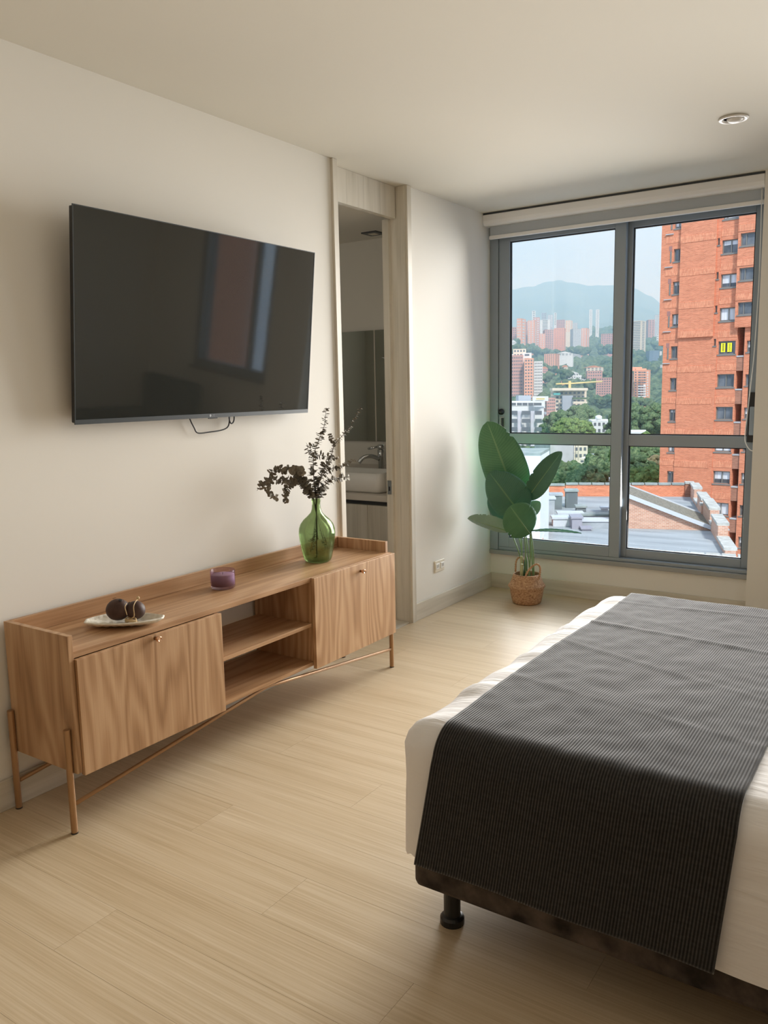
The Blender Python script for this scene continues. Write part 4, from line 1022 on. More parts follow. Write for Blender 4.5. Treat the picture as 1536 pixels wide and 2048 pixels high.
# right block: windows above, recessed loggias and narrower bay below the step
rE = [(ZR + k * FH - gh(4), ZR + k * FH + gh(21)) for k in range(1, K1)]
wE0, wE1 = fsz(1481, 482, .35)[0], fsz(1519, 482, .35)[0]
column(sE0, sE1, 0.35, wE0, wE1, rE, ZS + .55, ZTOP)
for k, (a, b) in zip(range(1, K1), rE): win(wE0, wE1, a, b, 0.35, 0.28, None if k != 3 else .0)
for k in range(1, K1): box('soldier_course', M['soldier'], tw_, sE0 + .0, sE1, -0.39, -0.351, ZR + k * FH + gh(25), ZR + k * FH + gh(38))
sD0 = wC1 + .12
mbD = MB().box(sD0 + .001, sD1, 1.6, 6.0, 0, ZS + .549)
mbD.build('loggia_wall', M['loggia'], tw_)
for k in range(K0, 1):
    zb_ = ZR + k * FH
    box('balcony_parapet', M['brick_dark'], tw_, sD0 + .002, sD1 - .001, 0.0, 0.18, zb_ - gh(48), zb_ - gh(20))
    box('balcony_slab', M['concrete'], tw_, sD0 + .002, sD1 - .001, -0.04, 1.59, zb_ - gh(19.9), zb_ - gh(17))
    box('balcony_door', M['f_rose'], tw_, sD0 + .25, sD1 - .1, 1.50, 1.59, zb_ - gh(16.9), zb_ + gh(18))
rF = [(ZR + k * FH - gh(11), ZR + k * FH + gh(12)) for k in range(K0, 1)]
wF0, wF1 = fsz(1493, 700, .1)[0], fsz(1512, 700, .1)[0]
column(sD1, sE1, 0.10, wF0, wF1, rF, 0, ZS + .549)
for k, (a, b) in zip(range(K0, 1), rF): win(wF0, wF1, a, b, 0.10, 0.5, None if k % 2 else .6)
box('core', M['brick'], tw_, sA0 + .2, sE1 - .2, 5.9, 17.0, 0, ZTOP - .05)

# ---- neighbouring roof terrace
ZD = -5.65
E1 = Vector((math.cos(math.radians(19)), math.sin(math.radians(19)), 0)); E2 = Vector((-E1.y, E1.x, 0))
FARL, FARR, NEAR = at_z(1095, 992, ZD), at_z(1387, 993, ZD), at_z(1462, 1112, ZD)
NEARL = Vector((-11.6, 27.8, ZD))
rt = empty('roof_terrace_building', (-10, 38, -36), 'neighbouring brick building with a grey flat roof below the window', 'building')
MB().prism([(NEARL.x, NEARL.y), (NEAR.x, NEAR.y), (FARR.x, FARR.y), (FARL.x - 4, FARL.y - 1.7), (-19, 33)], ZD - .25, ZD).build('roof_deck', M['deck'], rt)
MB().prism([(NEARL.x - .2, NEARL.y - .4), (NEAR.x + .2, NEAR.y - .3), (FARR.x + .3, FARR.y + .2), (FARL.x - 4.2, FARL.y - 1.4), (-19.4, 33)], -36, ZD - .251).build('body', M['brick_pale'], rt)
def coped(p0, p1, h, t=0.3, mb_m='brick_pale', cm='coping', over=0.10, ch_=0.12, z0=ZD, n=1):
    MB().wall(p0, p1, z0, z0 + h - ch_, t).build('parapet', M[mb_m], rt)
    p0, p1 = Vector((p0[0], p0[1], 0)), Vector((p1[0], p1[1], 0))
    for i in range(n):
        a, b = p0.lerp(p1, i / n + (.004 if n > 1 else 0)), p0.lerp(p1, (i + 1) / n - (.004 if n > 1 else 0))
        MB().wall(a, b, z0 + h - ch_ + .001, z0 + h, t + over).build('coping_stone', M[cm], rt)
mid_ = at_z(1130, 992, ZD)
coped(mid_ + E1 * .02, FARR - E1 * .55, 0.86, mb_m='brick', cm='coping_grey', n=9)
coped(FARL - E1 * 4, mid_, 0.80, mb_m='brick', cm='coping_grey', n=3)
coped(FARR - E1 * .54, FARR, 0.94, t=.5, mb_m='brick_dark', n=1)
# stepped right-hand parapet
RL = NEAR - FARR; rlen = RL.length; RD = RL.normalized()
def rp_(d): return FARR + RD * d
for (a, b, h, t) in ((.3, 2.9, .92, .42), (2.9, 5.2, .30, .40), (5.2, 8.2, .95, .42), (8.2, 8.75, .75, .60), (8.75, 12.4, 1.05, .42), (12.4, 13.2, .45, .42), (13.2, 16.0, .88, .42), (16.0, rlen - .2, .30, .42)):
    b = min(b, rlen - .05)
    if b > a: coped(rp_(a), rp_(b - .01), h, t, n=max(1, int((b - a) / 1.0)))
NR = at_z(1483, 1114, ZD + .35); NL = at_z(1060, 1093, ZD + .35)
coped(Vector((NL.x, NL.y, 0)), Vector((NR.x + .4, NR.y + .1, 0)), 0.42, 0.34, n=15)
# sloping roof with brick gable
GR = at_z(1427, 1062, ZD); GT = 4.75; GH_ = 1.93
def gp(t, w, z): return GR - E1 * t + E2 * w + Vector((0, 0, z))
MB().extrude([gp(0, 0.15, 0), gp(GT, 0.15, 0), gp(GT, 0.15, GH_ - .06), gp(.15, .15, .02)], E2 * 4.2).build('gable', M['brick_pale'], rt, fix=True)
MB().extrude([gp(-.05, 0, .02), gp(GT + .1, 0, GH_), gp(GT + .1, 0, GH_ + .10), gp(-.05, 0, .12)], E2 * 4.45).build('roof_slope', M['gravel'], rt, fix=True)
for w_ in (-0.06, 4.40):
    MB().extrude([gp(-.08, w_, -.02), gp(GT + .12, w_, GH_ - .04), gp(GT + .12, w_, GH_ + .15), gp(-.08, w_, .17)], E2 * .17).build('flashing', M['flash'], rt, fix=True)
MB().extrude([gp(-.1, .2, 0), gp(-.75, .2, 0), gp(-.75, .2, .05), gp(-.1, .2, .12)], E2 * 4.0).build('gutter', M['ductgrey'], rt, fix=True)
# rooftop units and ducts on the left deck
def unit(u0, u1, vb, h, d, m, name, label, cat, top=None):
    a, b = at_z(u0, vb, ZD), at_z(u1, vb, ZD); e = (b - a).normalized(); nn = Vector((-e.y, e.x, 0))
    r_ = empty(name, (a + b) / 2, label, cat, 'rooftop equipment on the grey deck')
    MB().prism([tuple(a.xy), tuple(b.xy), tuple((b + nn * d).xy), tuple((a + nn * d).xy)], ZD + .001, ZD + h).build('casing', M[m], r_)
    o_ = e * .06 + nn * .06
    MB().prism([tuple((a - e * .06 - nn * .06).xy), tuple((b + e * .06 - nn * .06).xy), tuple((b + e * .06 + nn * (d + .06)).xy), tuple((a - e * .06 + nn * (d + .06)).xy)], ZD + h + .001, ZD + h + .09).build('lid', M[top or m], r_)
    return r_
unit(1132, 1155, 1016, .95, .9, 'unitgrey', 'rooftop_unit', 'tall dark grey rooftop cabinet below the far brick parapet', 'rooftop unit', 'coping_grey')
unit(1101, 1124, 1019, .80, .9, 'unitgrey', 'rooftop_unit', 'wide dark grey rooftop cabinet left of the taller one', 'rooftop unit', 'ductgrey')
unit(1097, 1109, 1042, 1.15, .7, 'ductgrey', 'rooftop_unit', 'narrow pale rooftop cabinet with a dark grille at deck edge', 'rooftop unit', 'flash')
unit(1153, 1172, 1026, .30, .7, 'unitgrey', 'roof_vent', 'low square dark vent box in the middle of the deck', 'vent', 'coping_grey')
unit(1117, 1166, 1038, .24, .8, 'ductgrey', 'roof_duct', 'pale low duct, upper one of the two left ducts', 'duct', 'flash')
unit(1106, 1143, 1053, .38, .8, 'flash', 'roof_duct', 'whitish duct nearest the camera on the left deck', 'duct', 'flash')
unit(1144, 1164, 1058, .52, .9, 'purplegrey', 'rooftop_unit', 'lilac grey box with dark opening beside the whitish duct', 'rooftop unit', 'purplegrey')
unit(1165, 1236, 1040, .22, .7, 'ductgrey', 'roof_duct', 'long grey duct running right toward the gable, farther one', 'duct', 'coping_grey')
unit(1164, 1238, 1056, .32, .8, 'ductgrey', 'roof_duct', 'long grey duct running right toward the gable, nearer one', 'duct', 'flash')
unit(1203, 1216, 1023, .16, .4, 'flash', 'roof_vent', 'small white roof vent cap near the window mullion', 'vent', 'flash')
unit(1164, 1182, 1062, .08, .6, 'purplegrey', 'roof_hatch', 'flat pale lilac roof hatch on the deck', 'hatch', 'purplegrey')
# left deck parapet and white block behind the plant
P0, P1 = at_z(1093, 1004, ZD), at_z(1078, 1096, ZD)
coped(P0, P1, .55, .35, 'brick', 'flash', n=6)
wb = empty('white_block', (-14, 32, -36), 'plain white rendered block with flat grey roof behind the plant', 'building')
Q0 = at_y(1081, 906, 27.5); zt_ = Q0.z; Q1 = at_z(1099, 896, zt_)
dQ = (Q1 - Q0); dQ.z = 0
Lf = Vector((-dQ.y, dQ.x, 0)).normalized() * 9
MB().prism([tuple(Q0.xy), tuple(Q1.xy), tuple((Q1 + Lf).xy), tuple((Q0 + Lf).xy)], -36, zt_ - .12).build('wall', M['whitepaint'], wb)
MB().prism([tuple((Q0).xy), tuple((Q1).xy), tuple((Q1 + Lf).xy), tuple((Q0 + Lf).xy)], zt_ - .119, zt_).build('roof', M['coping_grey'], wb)

# ---- mid-distance and far buildings: boxes on the hillside placed by bearing and distance
COVER = []
def facade(name, label, u0, u1, v0, v1, dist, m, rot=0.0, depth=None, rowsn=0, cols=0, wm='f_win', cat='building', group=None, band=False, side=None, extra=0.0, parts=False):
    a, b = at_d(u0, v1, dist), at_d(u1, v1, dist); top = at_d((u0 + u1) / 2, v0, dist).z; bot = at_d((u0 + u1) / 2, v1, dist).z - 0.06 * dist - extra
    c = (a + b) / 2; w = (b - a).length; ex = (b - a); ex.z = 0; ex.normalize()
    ang = math.atan2(ex.y, ex.x) + rot; w = w / (abs(math.cos(rot)) + (.35 * abs(math.sin(rot)))); d = depth or w * .8
    r_ = empty(name, (c.x, c.y, bot), label, cat, group, rz=ang)
    COVER.append((u0, u1, v1, dist)) if dist > 250 and v1 > 725 or v1 in range(676, 701) else None
    h = top - bot; hv = top - at_d((u0 + u1) / 2, v1, dist).z
    MB().box(-w / 2, w / 2, 0, d, 0, h).build('wall', M[m], r_)
    MB().box(-w / 2 - .01 * w, w / 2 + .01 * w, -.01 * w, d + .01 * w, h + .001, h + .02 * hv).build('roof', M[side or m], r_)
    if rowsn:
        wmb = MB(); fh_ = hv / rowsn; z_ = h - fh_ * .25; i = 0; t_ = max(.05, .004 * w)
        while z_ - fh_ * .55 > h - hv * 1.1:
            if band:
                if parts: box('window', M[wm], r_, -w * .46, w * .46, -t_, -.001, z_ - fh_ * .5, z_)
                wmb.box(-w * .46, w * .46, -t_, -.001, z_ - fh_ * .5, z_)
            else:
                for c_ in range(cols):
                    cw = w * .92 / cols; x0 = -w * .46 + c_ * cw + cw * .22
                    if parts: box('window', M[wm], r_, x0, x0 + cw * .56, -t_, -.001, z_ - fh_ * .5, z_)
                    else: wmb.box(x0, x0 + cw * .56, -t_, -.001, z_ - fh_ * .5, z_)
            for c_ in range(max(1, cols // 2)):
                cw = d * .9 / max(1, cols // 2); y0_ = d * .05 + c_ * cw + cw * .25
                wmb.box(w / 2 + .001, w / 2 + t_, y0_, y0_ + cw * .5, z_ - fh_ * .5, z_); wmb.box(-w / 2 - t_, -w / 2 - .001, y0_, y0_ + cw * .5, z_ - fh_ * .5, z_)
            z_ -= fh_; i += 1
        tag(wmb.build('window_rows', M[wm], r_), kind='stuff')
    return r_
# white office block on the left
ofb = facade('white_office_block', 'white office block with dark window bands and roof sign, left of the trees', 985, 1068, 812, 892, 300, 'f_white', 0.10, 22)
wo, ho = None, None
def sub(parent, name, m, u0, u1, v0, v1, dist, t=.6, off=.3):
    a, b, c_, d_ = at_d(u0, v0, dist), at_d(u1, v0, dist), at_d(u1, v1, dist), at_d(u0, v1, dist)
    vw = Vector((_f.x, _f.y, 0)).normalized()
    inv = (Matrix.Translation(parent.location) @ parent.rotation_euler.to_matrix().to_4x4()).inverted()
    o = MB().extrude([a - vw * off, b - vw * off, c_ - vw * off, d_ - vw * off], vw * t).build(name, M[m], None)
    o.data.transform(inv); o.parent = parent; ORG[o.name] = Vector((0, 0, 0)); return o
for v_ in (823, 840.5, 857, 873.5, 890):
    for (a, b) in ((1019, 1034), (1043.5, 1059.5), (1070, 1082.5)):
        pass
for v_ in (826, 842, 858.5, 875):
    for (a, b) in ((1018.5, 1033), (1043, 1059), (1069.5, 1082)): sub(ofb, 'window', 'f_win', a, b, v_ - 4.5, v_ + 3.5, 296, 1.0, 1.5)
for (a, b) in ((1034.5, 1042), (1060.5, 1068)): sub(ofb, 'recess_shade', 'f_pale', a, b, 822, 892, 297, 1.2, 1.0)  # mauve strips stand in for the shade in the recesses
for (a, b) in ((1021, 1031), (1033.5, 1043), (1044.5, 1054), (1056, 1065.5), (1067, 1082)): sub(ofb, 'window', 'f_win', a, b, 805.5, 811, 297, 1.0, 1.0)
sub(ofb, 'top_storey', 'f_white', 1000, 1090, 802, 816, 301, 4, 0)
sub(ofb, 'side_wing', 'f_white', 1068, 1088, 814, 892, 299, 8, 0)
for v_ in (824, 836, 848, 860, 872): sub(ofb, 'balcony', 'f_grey', 1088.5, 1093, v_, v_ + 5, 300, 3, 0)
bbd = sub(ofb, 'billboard', 'f_white', 1064, 1095, 792.5, 802, 298, 1.0, 1.5)
for (a, b) in ((1071, 1074), (1074.6, 1077), (1077.6, 1081), (1081.6, 1084), (1084.6, 1087.5)): sub(ofb, 'sign_letter', 'f_yellow', a, b, 796, 799.2, 297.0, .3, 1.6)
sub(ofb, 'roof_plant', 'f_grey', 1037, 1062, 791, 802, 306, 6, 0)

facade('rose_brick_tower', 'rose brick residential tower with dark windows beside the orange one', 1022, 1046, 712, 800, 640, 'f_rose', 0.05, 16, 13, 6)
facade('orange_brick_tower', 'bright orange tower strip between rose tower and white tower', 1048, 1066, 718, 800, 630, 'f_orange', -0.05, 14, 13, 3)
facade('white_balcony_tower', 'slim white tower with balconies at the orange tower', 1067.5, 1085, 724, 800, 650, 'f_white', 0.1, 12, 13, 5)
facade('tower_penthouse', 'pale penthouse block on top of the rose tower', 1026, 1052, 698, 714, 645, 'f_sand', 0, 8, 2, 4)
facade('white_stair_tower', 'white framed lift shaft between rose and orange towers', 1045, 1063, 706, 722, 642, 'f_white', 0, 6, 2, 1)
facade('rose_brick_block', 'low rose brick block in front of the building with cranes', 1093, 1111, 797, 842, 420, 'f_rose', 0.2, 12, 7, 4)
cs = facade('balcony_building', 'building under construction with open floors and grey side wall', 1106, 1174, 782, 830, 520, 'f_sand', 0.12, 20, 6, 7)
sub(cs, 'blank_wall', 'f_grey', 1124, 1145, 791, 828, 514, 2, 1)
sub(cs, 'roof_slab', 'f_sand', 1104, 1175, 776, 781, 515, 8, 1)
sub(cs, 'netting', 'f_teal', 1107, 1120, 786, 790, 513, 2, 1)
for i, v_ in enumerate((797, 805, 812, 820, 827)): sub(cs, 'planted_balcony', 'canopy_n' if i % 2 == 0 else 'f_sand', 1146, 1174, v_ - 2, v_ + 1.5, 511, 4, 1)
cn_ = empty('tower_crane', at_d(1139, 790, 540), 'yellow tower crane jib above the building under construction', 'crane')
c0 = at_d(1139, 778, 540)
MB().tube([at_d(1139, 800, 540), at_d(1139.5, 762, 540)], .9, 6).build('mast', M['f_yellow'], cn_)
MB().tube([at_d(1112, 768, 540), at_d(1139, 767, 540), at_d(1205, 763, 540)], .5, 6).build('jib', M['f_yellow'], cn_)
facade('rose_terrace_block', 'stepped rose brick block at the window mullion, right of the crane', 1191, 1223, 756, 790, 600, 'f_rose', -0.1, 18, 7, 6)
facade('rose_sloped_block', 'pink brick block with sloping roof right of the tiled houses', 1174, 1205, 742, 760, 680, 'f_rose', 0.1, 14, 3, 6)
facade('small_orange_tower', 'small orange tower standing alone in the trees', 1087, 1111, 708, 730, 900, 'f_orange', -0.35, 14, 9, 5)
bm_ = facade('balcony_midrise', 'orange brick mid-rise with white balconies left of the near tower', 1266, 1297, 741, 795, 480, 'f_orange', -0.12, 8)
facade('dark_glass_tower', 'dark blue glass office tower below the sand-coloured tower', 1297, 1318, 702, 742, 1000, 'f_blue', 0.2, 20, 0, 0)
facade('white_slim_tower', 'slim white tower next to the dark glass tower', 1318.5, 1323, 703, 735, 1010, 'f_white', 0.0, 10, 0, 0)
facade('small_white_block', 'little white terraced block at the edge of the near tower', 1320, 1330, 730, 745, 900, 'f_white', 0, 10, 4, 3)
facade('sand_round_tower', 'tall sand-coloured tower with many floor lines right of the mullion', 1254, 1282, 643, 700, 1250, 'f_sand', -0.3, 24, 17, 1, 'f_win', band=True)
facade('grey_banded_tower', 'grey tower with white floor bands next to the brick tower', 1308, 1330, 630, 672, 1700, 'f_grey', 0.0, 30, 14, 1, 'f_winl', band=True)
facade('rose_twin_tower', 'pale rose tower left of the grey banded tower', 1296, 1309, 640, 680, 1650, 'f_rose', 0.2, 24, 12, 2)
facade('far_white_cluster', 'white low-rise cluster below the far grey towers', 1283, 1300, 655, 676, 1750, 'f_white', 0.0, 30, 4, 5)
facade('white_midrise', 'small white mid-rise under the grey banded tower', 1313, 1326, 667, 683, 1500, 'f_white', 0.0, 20, 4, 4)
# skyline cluster left
SK = [('f_orange', 1033, 1043, 638, 690, 'narrow orange tower at the left of the skyline', 9, 2, 'f_winl', -.3),
      ('f_rose', 1021, 1033, 655, 680, 'low rose tower at the far left of the skyline', 6, 3, 'f_win', 0),
      ('f_orange', 1055, 1069, 642, 688, 'orange tower with white window column in the skyline', 12, 2, 'f_winl', -.2),
      ('f_rose', 1046, 1055, 644, 684, 'rose tower tucked left of the orange window-column tower', 10, 2, 'f_win', .2),
      ('f_rose', 1067, 1079, 636, 690, 'tall rose tower behind the white banded block', 12, 2, 'f_winl', 0),
      ('f_white', 1064, 1071, 622, 640, 'white tower top peeking over the skyline, leftmost', 5, 1, 'f_win', 0),
      ('f_grey', 1083, 1093, 626, 645, 'blue grey tower top in the skyline', 5, 2, 'f_blue', 0),
      ('f_white', 1080, 1100, 640, 666, 'white skyline block with blue window bands', 9, 1, 'f_win', 0),
      ('f_grey', 1095, 1106, 630, 655, 'grey tower behind the white banded block', 8, 2, 'f_winl', 0),
      ('f_white', 1108, 1113, 626, 650, 'thin bright white tower in the middle of the skyline', 8, 1, 'f_win', 0),
      ('f_orange', 1079, 1090, 668, 695, 'small orange tower under the white banded block', 7, 2, 'f_winl', 0),
      ('f_rose', 1089, 1108, 660, 696, 'wide rose tower left of the brightest orange tower', 10, 4, 'f_win', .15),
      ('f_orange', 1107, 1128, 657, 700, 'brightest orange double tower at the front of the skyline', 12, 4, 'f_rose', -.15),
      ('f_rose', 1113, 1130, 640, 662, 'rose tower behind the brightest orange tower', 7, 4, 'f_win', .1),
      ('f_sand', 1130, 1141, 641, 664, 'sand tower with orange stripes in the skyline', 7, 2, 'f_orange', -.2),
      ('f_grey', 1141, 1155, 646, 664, 'pale grey tower right of the sand tower', 6, 3, 'f_winl', 0),
      ('f_grey', 1145, 1163, 658, 692, 'grey and white tower with balconies right in the skyline', 11, 4, 'f_winl', .2),
      ('f_orange', 1162, 1173, 657, 691, 'orange end tower joined to the grey balcony tower', 11, 2, 'f_winl', -.2),
      ('f_rose', 1202, 1226, 668, 690, 'hazy rose mid-rise by the mullion on the hillside', 6, 5, 'f_win', 0)]
for i, (m_, a, b, c_, d_, lab, rn, cn2, wm_, ro) in enumerate(SK):
    facade('skyline_tower', lab, a, b, c_, d_, 1250 + 40 * (i % 7) + (300 if d_ < 668 else 0), m_, ro, 22, rn, cn2, wm_, group='skyline towers on the hill')
twn = facade('twin_tower', 'left one of two slim white twin towers standing apart on the hill', 1178, 1184, 620, 664, 1900, 'f_white', 0, 20, 14, 1, 'f_grey')
facade('twin_tower', 'right one of two slim white twin towers standing apart on the hill', 1191, 1198, 620, 664, 1900, 'f_white', 0, 20, 14, 1, 'f_grey')
# lower middle: grey building, cream building, shed
gb = facade('grey_blank_building', 'grey rendered building with blank wall behind the folded leaf', 1098, 1150, 880, 945, 210, 'concrete', 0.25, 18)
gw = facade('cream_window_building', 'cream building with scaffold and windows beside the grey wall', 1146, 1176, 878, 918, 215, 'cream', 0.2, 10, 3, 3)
for (u_) in (1145, 1149, 1154): 
    sub(gw, 'scaffold_pole', 'winframe', u_, u_ + .7, 880, 920, 205, .1, 1)
for v_ in (889, 905): sub(gw, 'scaffold_rail', 'winframe', 1144, 1155, v_, v_ + .7, 204.8, .1, 1)
cl_ = facade('cream_hall', 'low cream hall with a strip of grey windows under the roof', 1157, 1190, 918, 950, 180, 'cream', -0.2, 10)
for k in range(4): sub(cl_, 'window', 'f_win', 1158.5 + k * 7, 1164 + k * 7, 919.5 - k * .8, 923.5 - k * .8, 176, .3, 1.5)
facade('flat_green_building', 'grey green flat building behind the cream hall', 1188, 1212, 914, 935, 200, 'coping_grey', 0.1, 10)
sh = empty('gabled_shed', at_d(1175, 968, 150), 'small shed with a pale corrugated gable roof among the trees', 'shed')
pA, pB, pC = at_d(1155, 954, 150), at_d(1169, 944, 150), at_d(1185, 954, 150); vw_ = (at_d(1205, 938, 150) - at_d(1169, 944, 150)); vw_.z = 0; vw_ = vw_.normalized() * 7 + Vector((0, 6, 0))
pz = at_d(1169, 985, 150).z - 8
MB().extrude([Vector((pA.x, pA.y, pz)), Vector((pC.x, pC.y, pz)), pC, pB, pA], vw_).build('body', M['unitgrey'], sh, fix=True)
MB().extrude([pA + Vector((0, 0, .05)), pB + Vector((0, 0, .05)), pC + Vector((.4, 0, -.1)), pC + Vector((.4, 0, .25)), pB + Vector((0, 0, .45)), pA + Vector((0, 0, .4))], vw_).build('roof', M['greyroof'], sh, fix=True)
facade('cream_tank_house', 'pale house with roof water tank left of the mullion', 1183, 1222, 842, 880, 260, 'f_white', 0.1, 12, 3, 4)
tkr = empty('water_tank', at_d(1197, 842, 262), 'white water tank on the pale house roof', 'tank')
tk0 = at_d(1197, 843, 262)
MB().lathe([(0.0, 0), (.75, 0), (.75, .5), (.6, .6), (1.0, .7), (1.0, 1.6), (.5, 1.9), (0, 2.0)], tk0, 16).build('drum', M['f_white'], tkr, smooth=True)
MB().box(tk0.x - 1.4, tk0.x + 1.4, tk0.y - 1, tk0.y + 1, tk0.z - 1.0, tk0.z - .01).build('plinth', M['f_white'], tkr)
facade('white_garage_roof', 'long white low roof under the trees right of the mullion', 1249, 1292, 864, 872, 190, 'f_white', 0.0, 9)
# tiled houses on the slope
HS = [(1136, 1158, 743, 757, 'white house with pale tiled roofs in the middle of the slope', 'f_white'), (1150, 1172, 750, 760, 'small white house half hidden by trees below the ridge', 'f_white'), (1122, 1150, 759, 768, 'long orange-roofed house above the crane', 'f_orange'),
      (1172, 1206, 731, 742, 'terracotta-roofed row house left of the mullion', 'f_sand'), (1128, 1136, 730, 738, 'tiny terracotta house among the upper trees', 'f_sand'), (1114, 1146, 703, 711, 'flat white villa just below the orange skyline tower', 'f_white'), (1085, 1096, 733, 745, 'cluster of pink houses beside the white balcony tower', 'f_rose'),
      (1022, 1032, 680, 688, 'white flat block at the left window edge', 'f_white')]
for i, (a, b, c_, d_, lab, m_) in enumerate(HS):
    di = 760 if c_ > 725 else 980
    r_ = facade('hillside_house', lab, a, b, c_ + 4, d_, di, m_, 0.1 * (-1) ** i, 10, 2, 4, side='tileroof' if m_ != 'f_white' or i == 0 else 'f_white', group='houses on the hillside', cat='house')
    p = [at_d(a - .5, c_ + 4, di), at_d((a + b) / 2, c_, di), at_d(b + .5, c_ + 4, di)]
    inv = (Matrix.Translation(r_.location) @ r_.rotation_euler.to_matrix().to_4x4()).inverted()
    o = MB().extrude(p, Vector((_f.x, _f.y, 0)).normalized() * 10).build('pitched_roof', M['tileroof' if m_ != 'f_white' else 'f_white'], None, fix=True); o.data.transform(inv); o.parent = r_

sub(bm_, 'shaded_side', 'f_rose', 1250, 1266, 746, 796, 482, 6, 0)  # rose colour carries the shade on this left face
sub(bm_, 'roof_block', 'f_orange', 1262, 1284, 734, 742, 483, 5, 0)
sub(bm_, 'roof_block', 'f_orange', 1272, 1293, 737, 742, 482, 5, 0)
for r_ in range(10):
    v_ = 743.5 + r_ * 5.1
    for (a_, b_, mm) in ((1269.5, 1272, 'f_win'), (1276, 1281, 'f_win'), (1282.5, 1284.5, 'f_win'), (1286, 1290.5, 'f_win' if r_ < 5 else 'f_winl'), (1293, 1295.5, 'f_winl')):
        sub(bm_, 'window', mm, a_, b_, v_, v_ + 2.6, 476, .5, .8)
    if r_ > 4: sub(bm_, 'balcony', 'f_white', 1275, 1291, v_ + 2.8, v_ + 4.4, 475, .8, .8)
    sub(bm_, 'window', 'f_winl' if r_ % 3 == 0 else 'f_win', 1256.5, 1258.5, v_ + 4, v_ + 6, 478, .5, .8)

# ---- terrain, forest, mountain
PROF = [(60, -36), (110, -33), (180, -30), (260, -27), (400, -26), (520, -22), (640, -14), (780, 0), (950, 16), (1150, 26), (1400, 40), (1700, 82), (2100, 128), (2600, 150), (3500, 140)]
def ground(d, ang):
    for (a, za), (b, zb) in zip(PROF, PROF[1:]):
        if d <= b: t = max(0, (d - a) / (b - a)); z = za + (zb - za) * t; break
    else: z = PROF[-1][1]
    return z + (0.006 * d) * noise.noise(Vector((d * .004, ang * 7, 1.3))) * min(1, d / 500)
mb = MB()
def TP(a, b):
    ang = math.radians(70 - 100 * a); d = 55 * (64 ** b)
    p = CAM + Vector((-math.sin(ang), math.cos(ang), 0)) * d; return Vector((p.x, p.y, ground(d, ang)))
struct(mb.grid(TP, 90, 70).build('hillside_terrain', M['grass'], smooth=True))
def mountain(name, label, dist, pts, a0, a1, wig, seed):
    mb = MB(); nA, nB = 260, 26
    def top(u):
        for (p, va), (q, vb) in zip(pts, pts[1:]):
            if u <= q: t = max(0, min(1, (u - p) / (q - p))); t = t * t * (3 - 2 * t); return va + (vb - va) * t
        return pts[-1][1]
    def P(a, b):
        u = a0 + (a1 - a0) * a
        v = top(u) + 3.0 * noise.noise(Vector((u * .03, seed, 0))) + 1.5 * noise.noise(Vector((u * .11, seed, 4)))
        pt_ = at_d(u, v, dist); k = b
        base = at_d(u, 700, dist * .55)
        q = pt_.lerp(Vector((base.x, base.y, 60)), k)
        z = pt_.z + (60 - pt_.z) * (k ** .85) + wig * noise.noise(Vector((u * .012, k * 5, seed))) * math.sin(math.pi * min(1, k * 1.1))
        return Vector((q.x, q.y, z))
    o = mb.grid(P, nA, nB).build(name, M['mount'], smooth=True); return tag(o, label, 'mountain')
mountain('mountain', 'long hazy mountain ridge with a rounded peak behind the city', 6200, [(300, 600), (700, 590), (930, 582), (1015, 580), (1060, 574), (1100, 563), (1117, 559), (1140, 566), (1180, 571), (1230, 570), (1262, 575), (1300, 592), (1330, 612), (1420, 650), (1700, 640)], 300, 1800, 60, 1.0)

def blob(mb, c, r, rr, sub_=1, flat=.8):
    bm = bmesh.new(); bmesh.ops.create_icosphere(bm, subdivisions=sub_, radius=1.0)
    sd2 = rr.uniform(0, 50); base = len(mb.v)
    for v in bm.verts:
        k = 1 + 0.45 * noise.noise(v.co * 1.7 + Vector((sd2, 0, 0))) + (0.25 * noise.noise(v.co * 4.0 + Vector((0, sd2, 0))) if sub_ > 1 else 0)
        mb.v.append((c[0] + v.co.x * r * k, c[1] + v.co.y * r * k, c[2] + v.co.z * r * k * flat))
    for f in bm.faces: mb.f.append(tuple(base + v.index for v in f.verts))
    bm.free()
ICO = {}
def blob_fast(mb, c, r, rr, sub_=1, flat=.8):
    if sub_ not in ICO:
        bm = bmesh.new(); bmesh.ops.create_icosphere(bm, subdivisions=sub_, radius=1.0)
        ICO[sub_] = ([v.co.copy() for v in bm.verts], [tuple(v.index for v in f.verts) for f in bm.faces]); bm.free()
    vs, fs = ICO[sub_]; sd2 = rr.uniform(0, 90); base = len(mb.v)
    for v in vs:
        k = 1 + 0.5 * noise.noise(v * 1.6 + Vector((sd2, 0, 0))) + (0.35 * noise.noise(v * 4.3 + Vector((0, sd2, 0))) if sub_ > 1 else 0)
        mb.v.append((c[0] + v.x * r * k, c[1] + v.y * r * k, c[2] + v.z * r * k * flat))
    for f in fs: mb.f.append((base + f[0], base + f[1], base + f[2]))
fm = MB(); rr = random.Random(5)
def forest(mb, n, d0, d1, r0, r1, sub_, u0=985, u1=1420):
    for i in range(n):
        u = rr.uniform(u0, u1); d = d0 * (d1 / d0) ** rr.random()
        p = at_d(u, 800, d); ang = math.atan2(-(p.x - CAM.x), p.y - CAM.y); r = rr.uniform(r0, r1)
        blob_fast(mb, (p.x, p.y, ground(d, ang) + r * .45), r, rr, sub_)
forest(fm, 420, 260, 520, 3.5, 6.5, 2)
forest(fm, 700, 520, 1000, 5, 9, 2, 985, 1380)
forest(fm, 900, 1000, 2400, 8, 15, 1, 985, 1380)
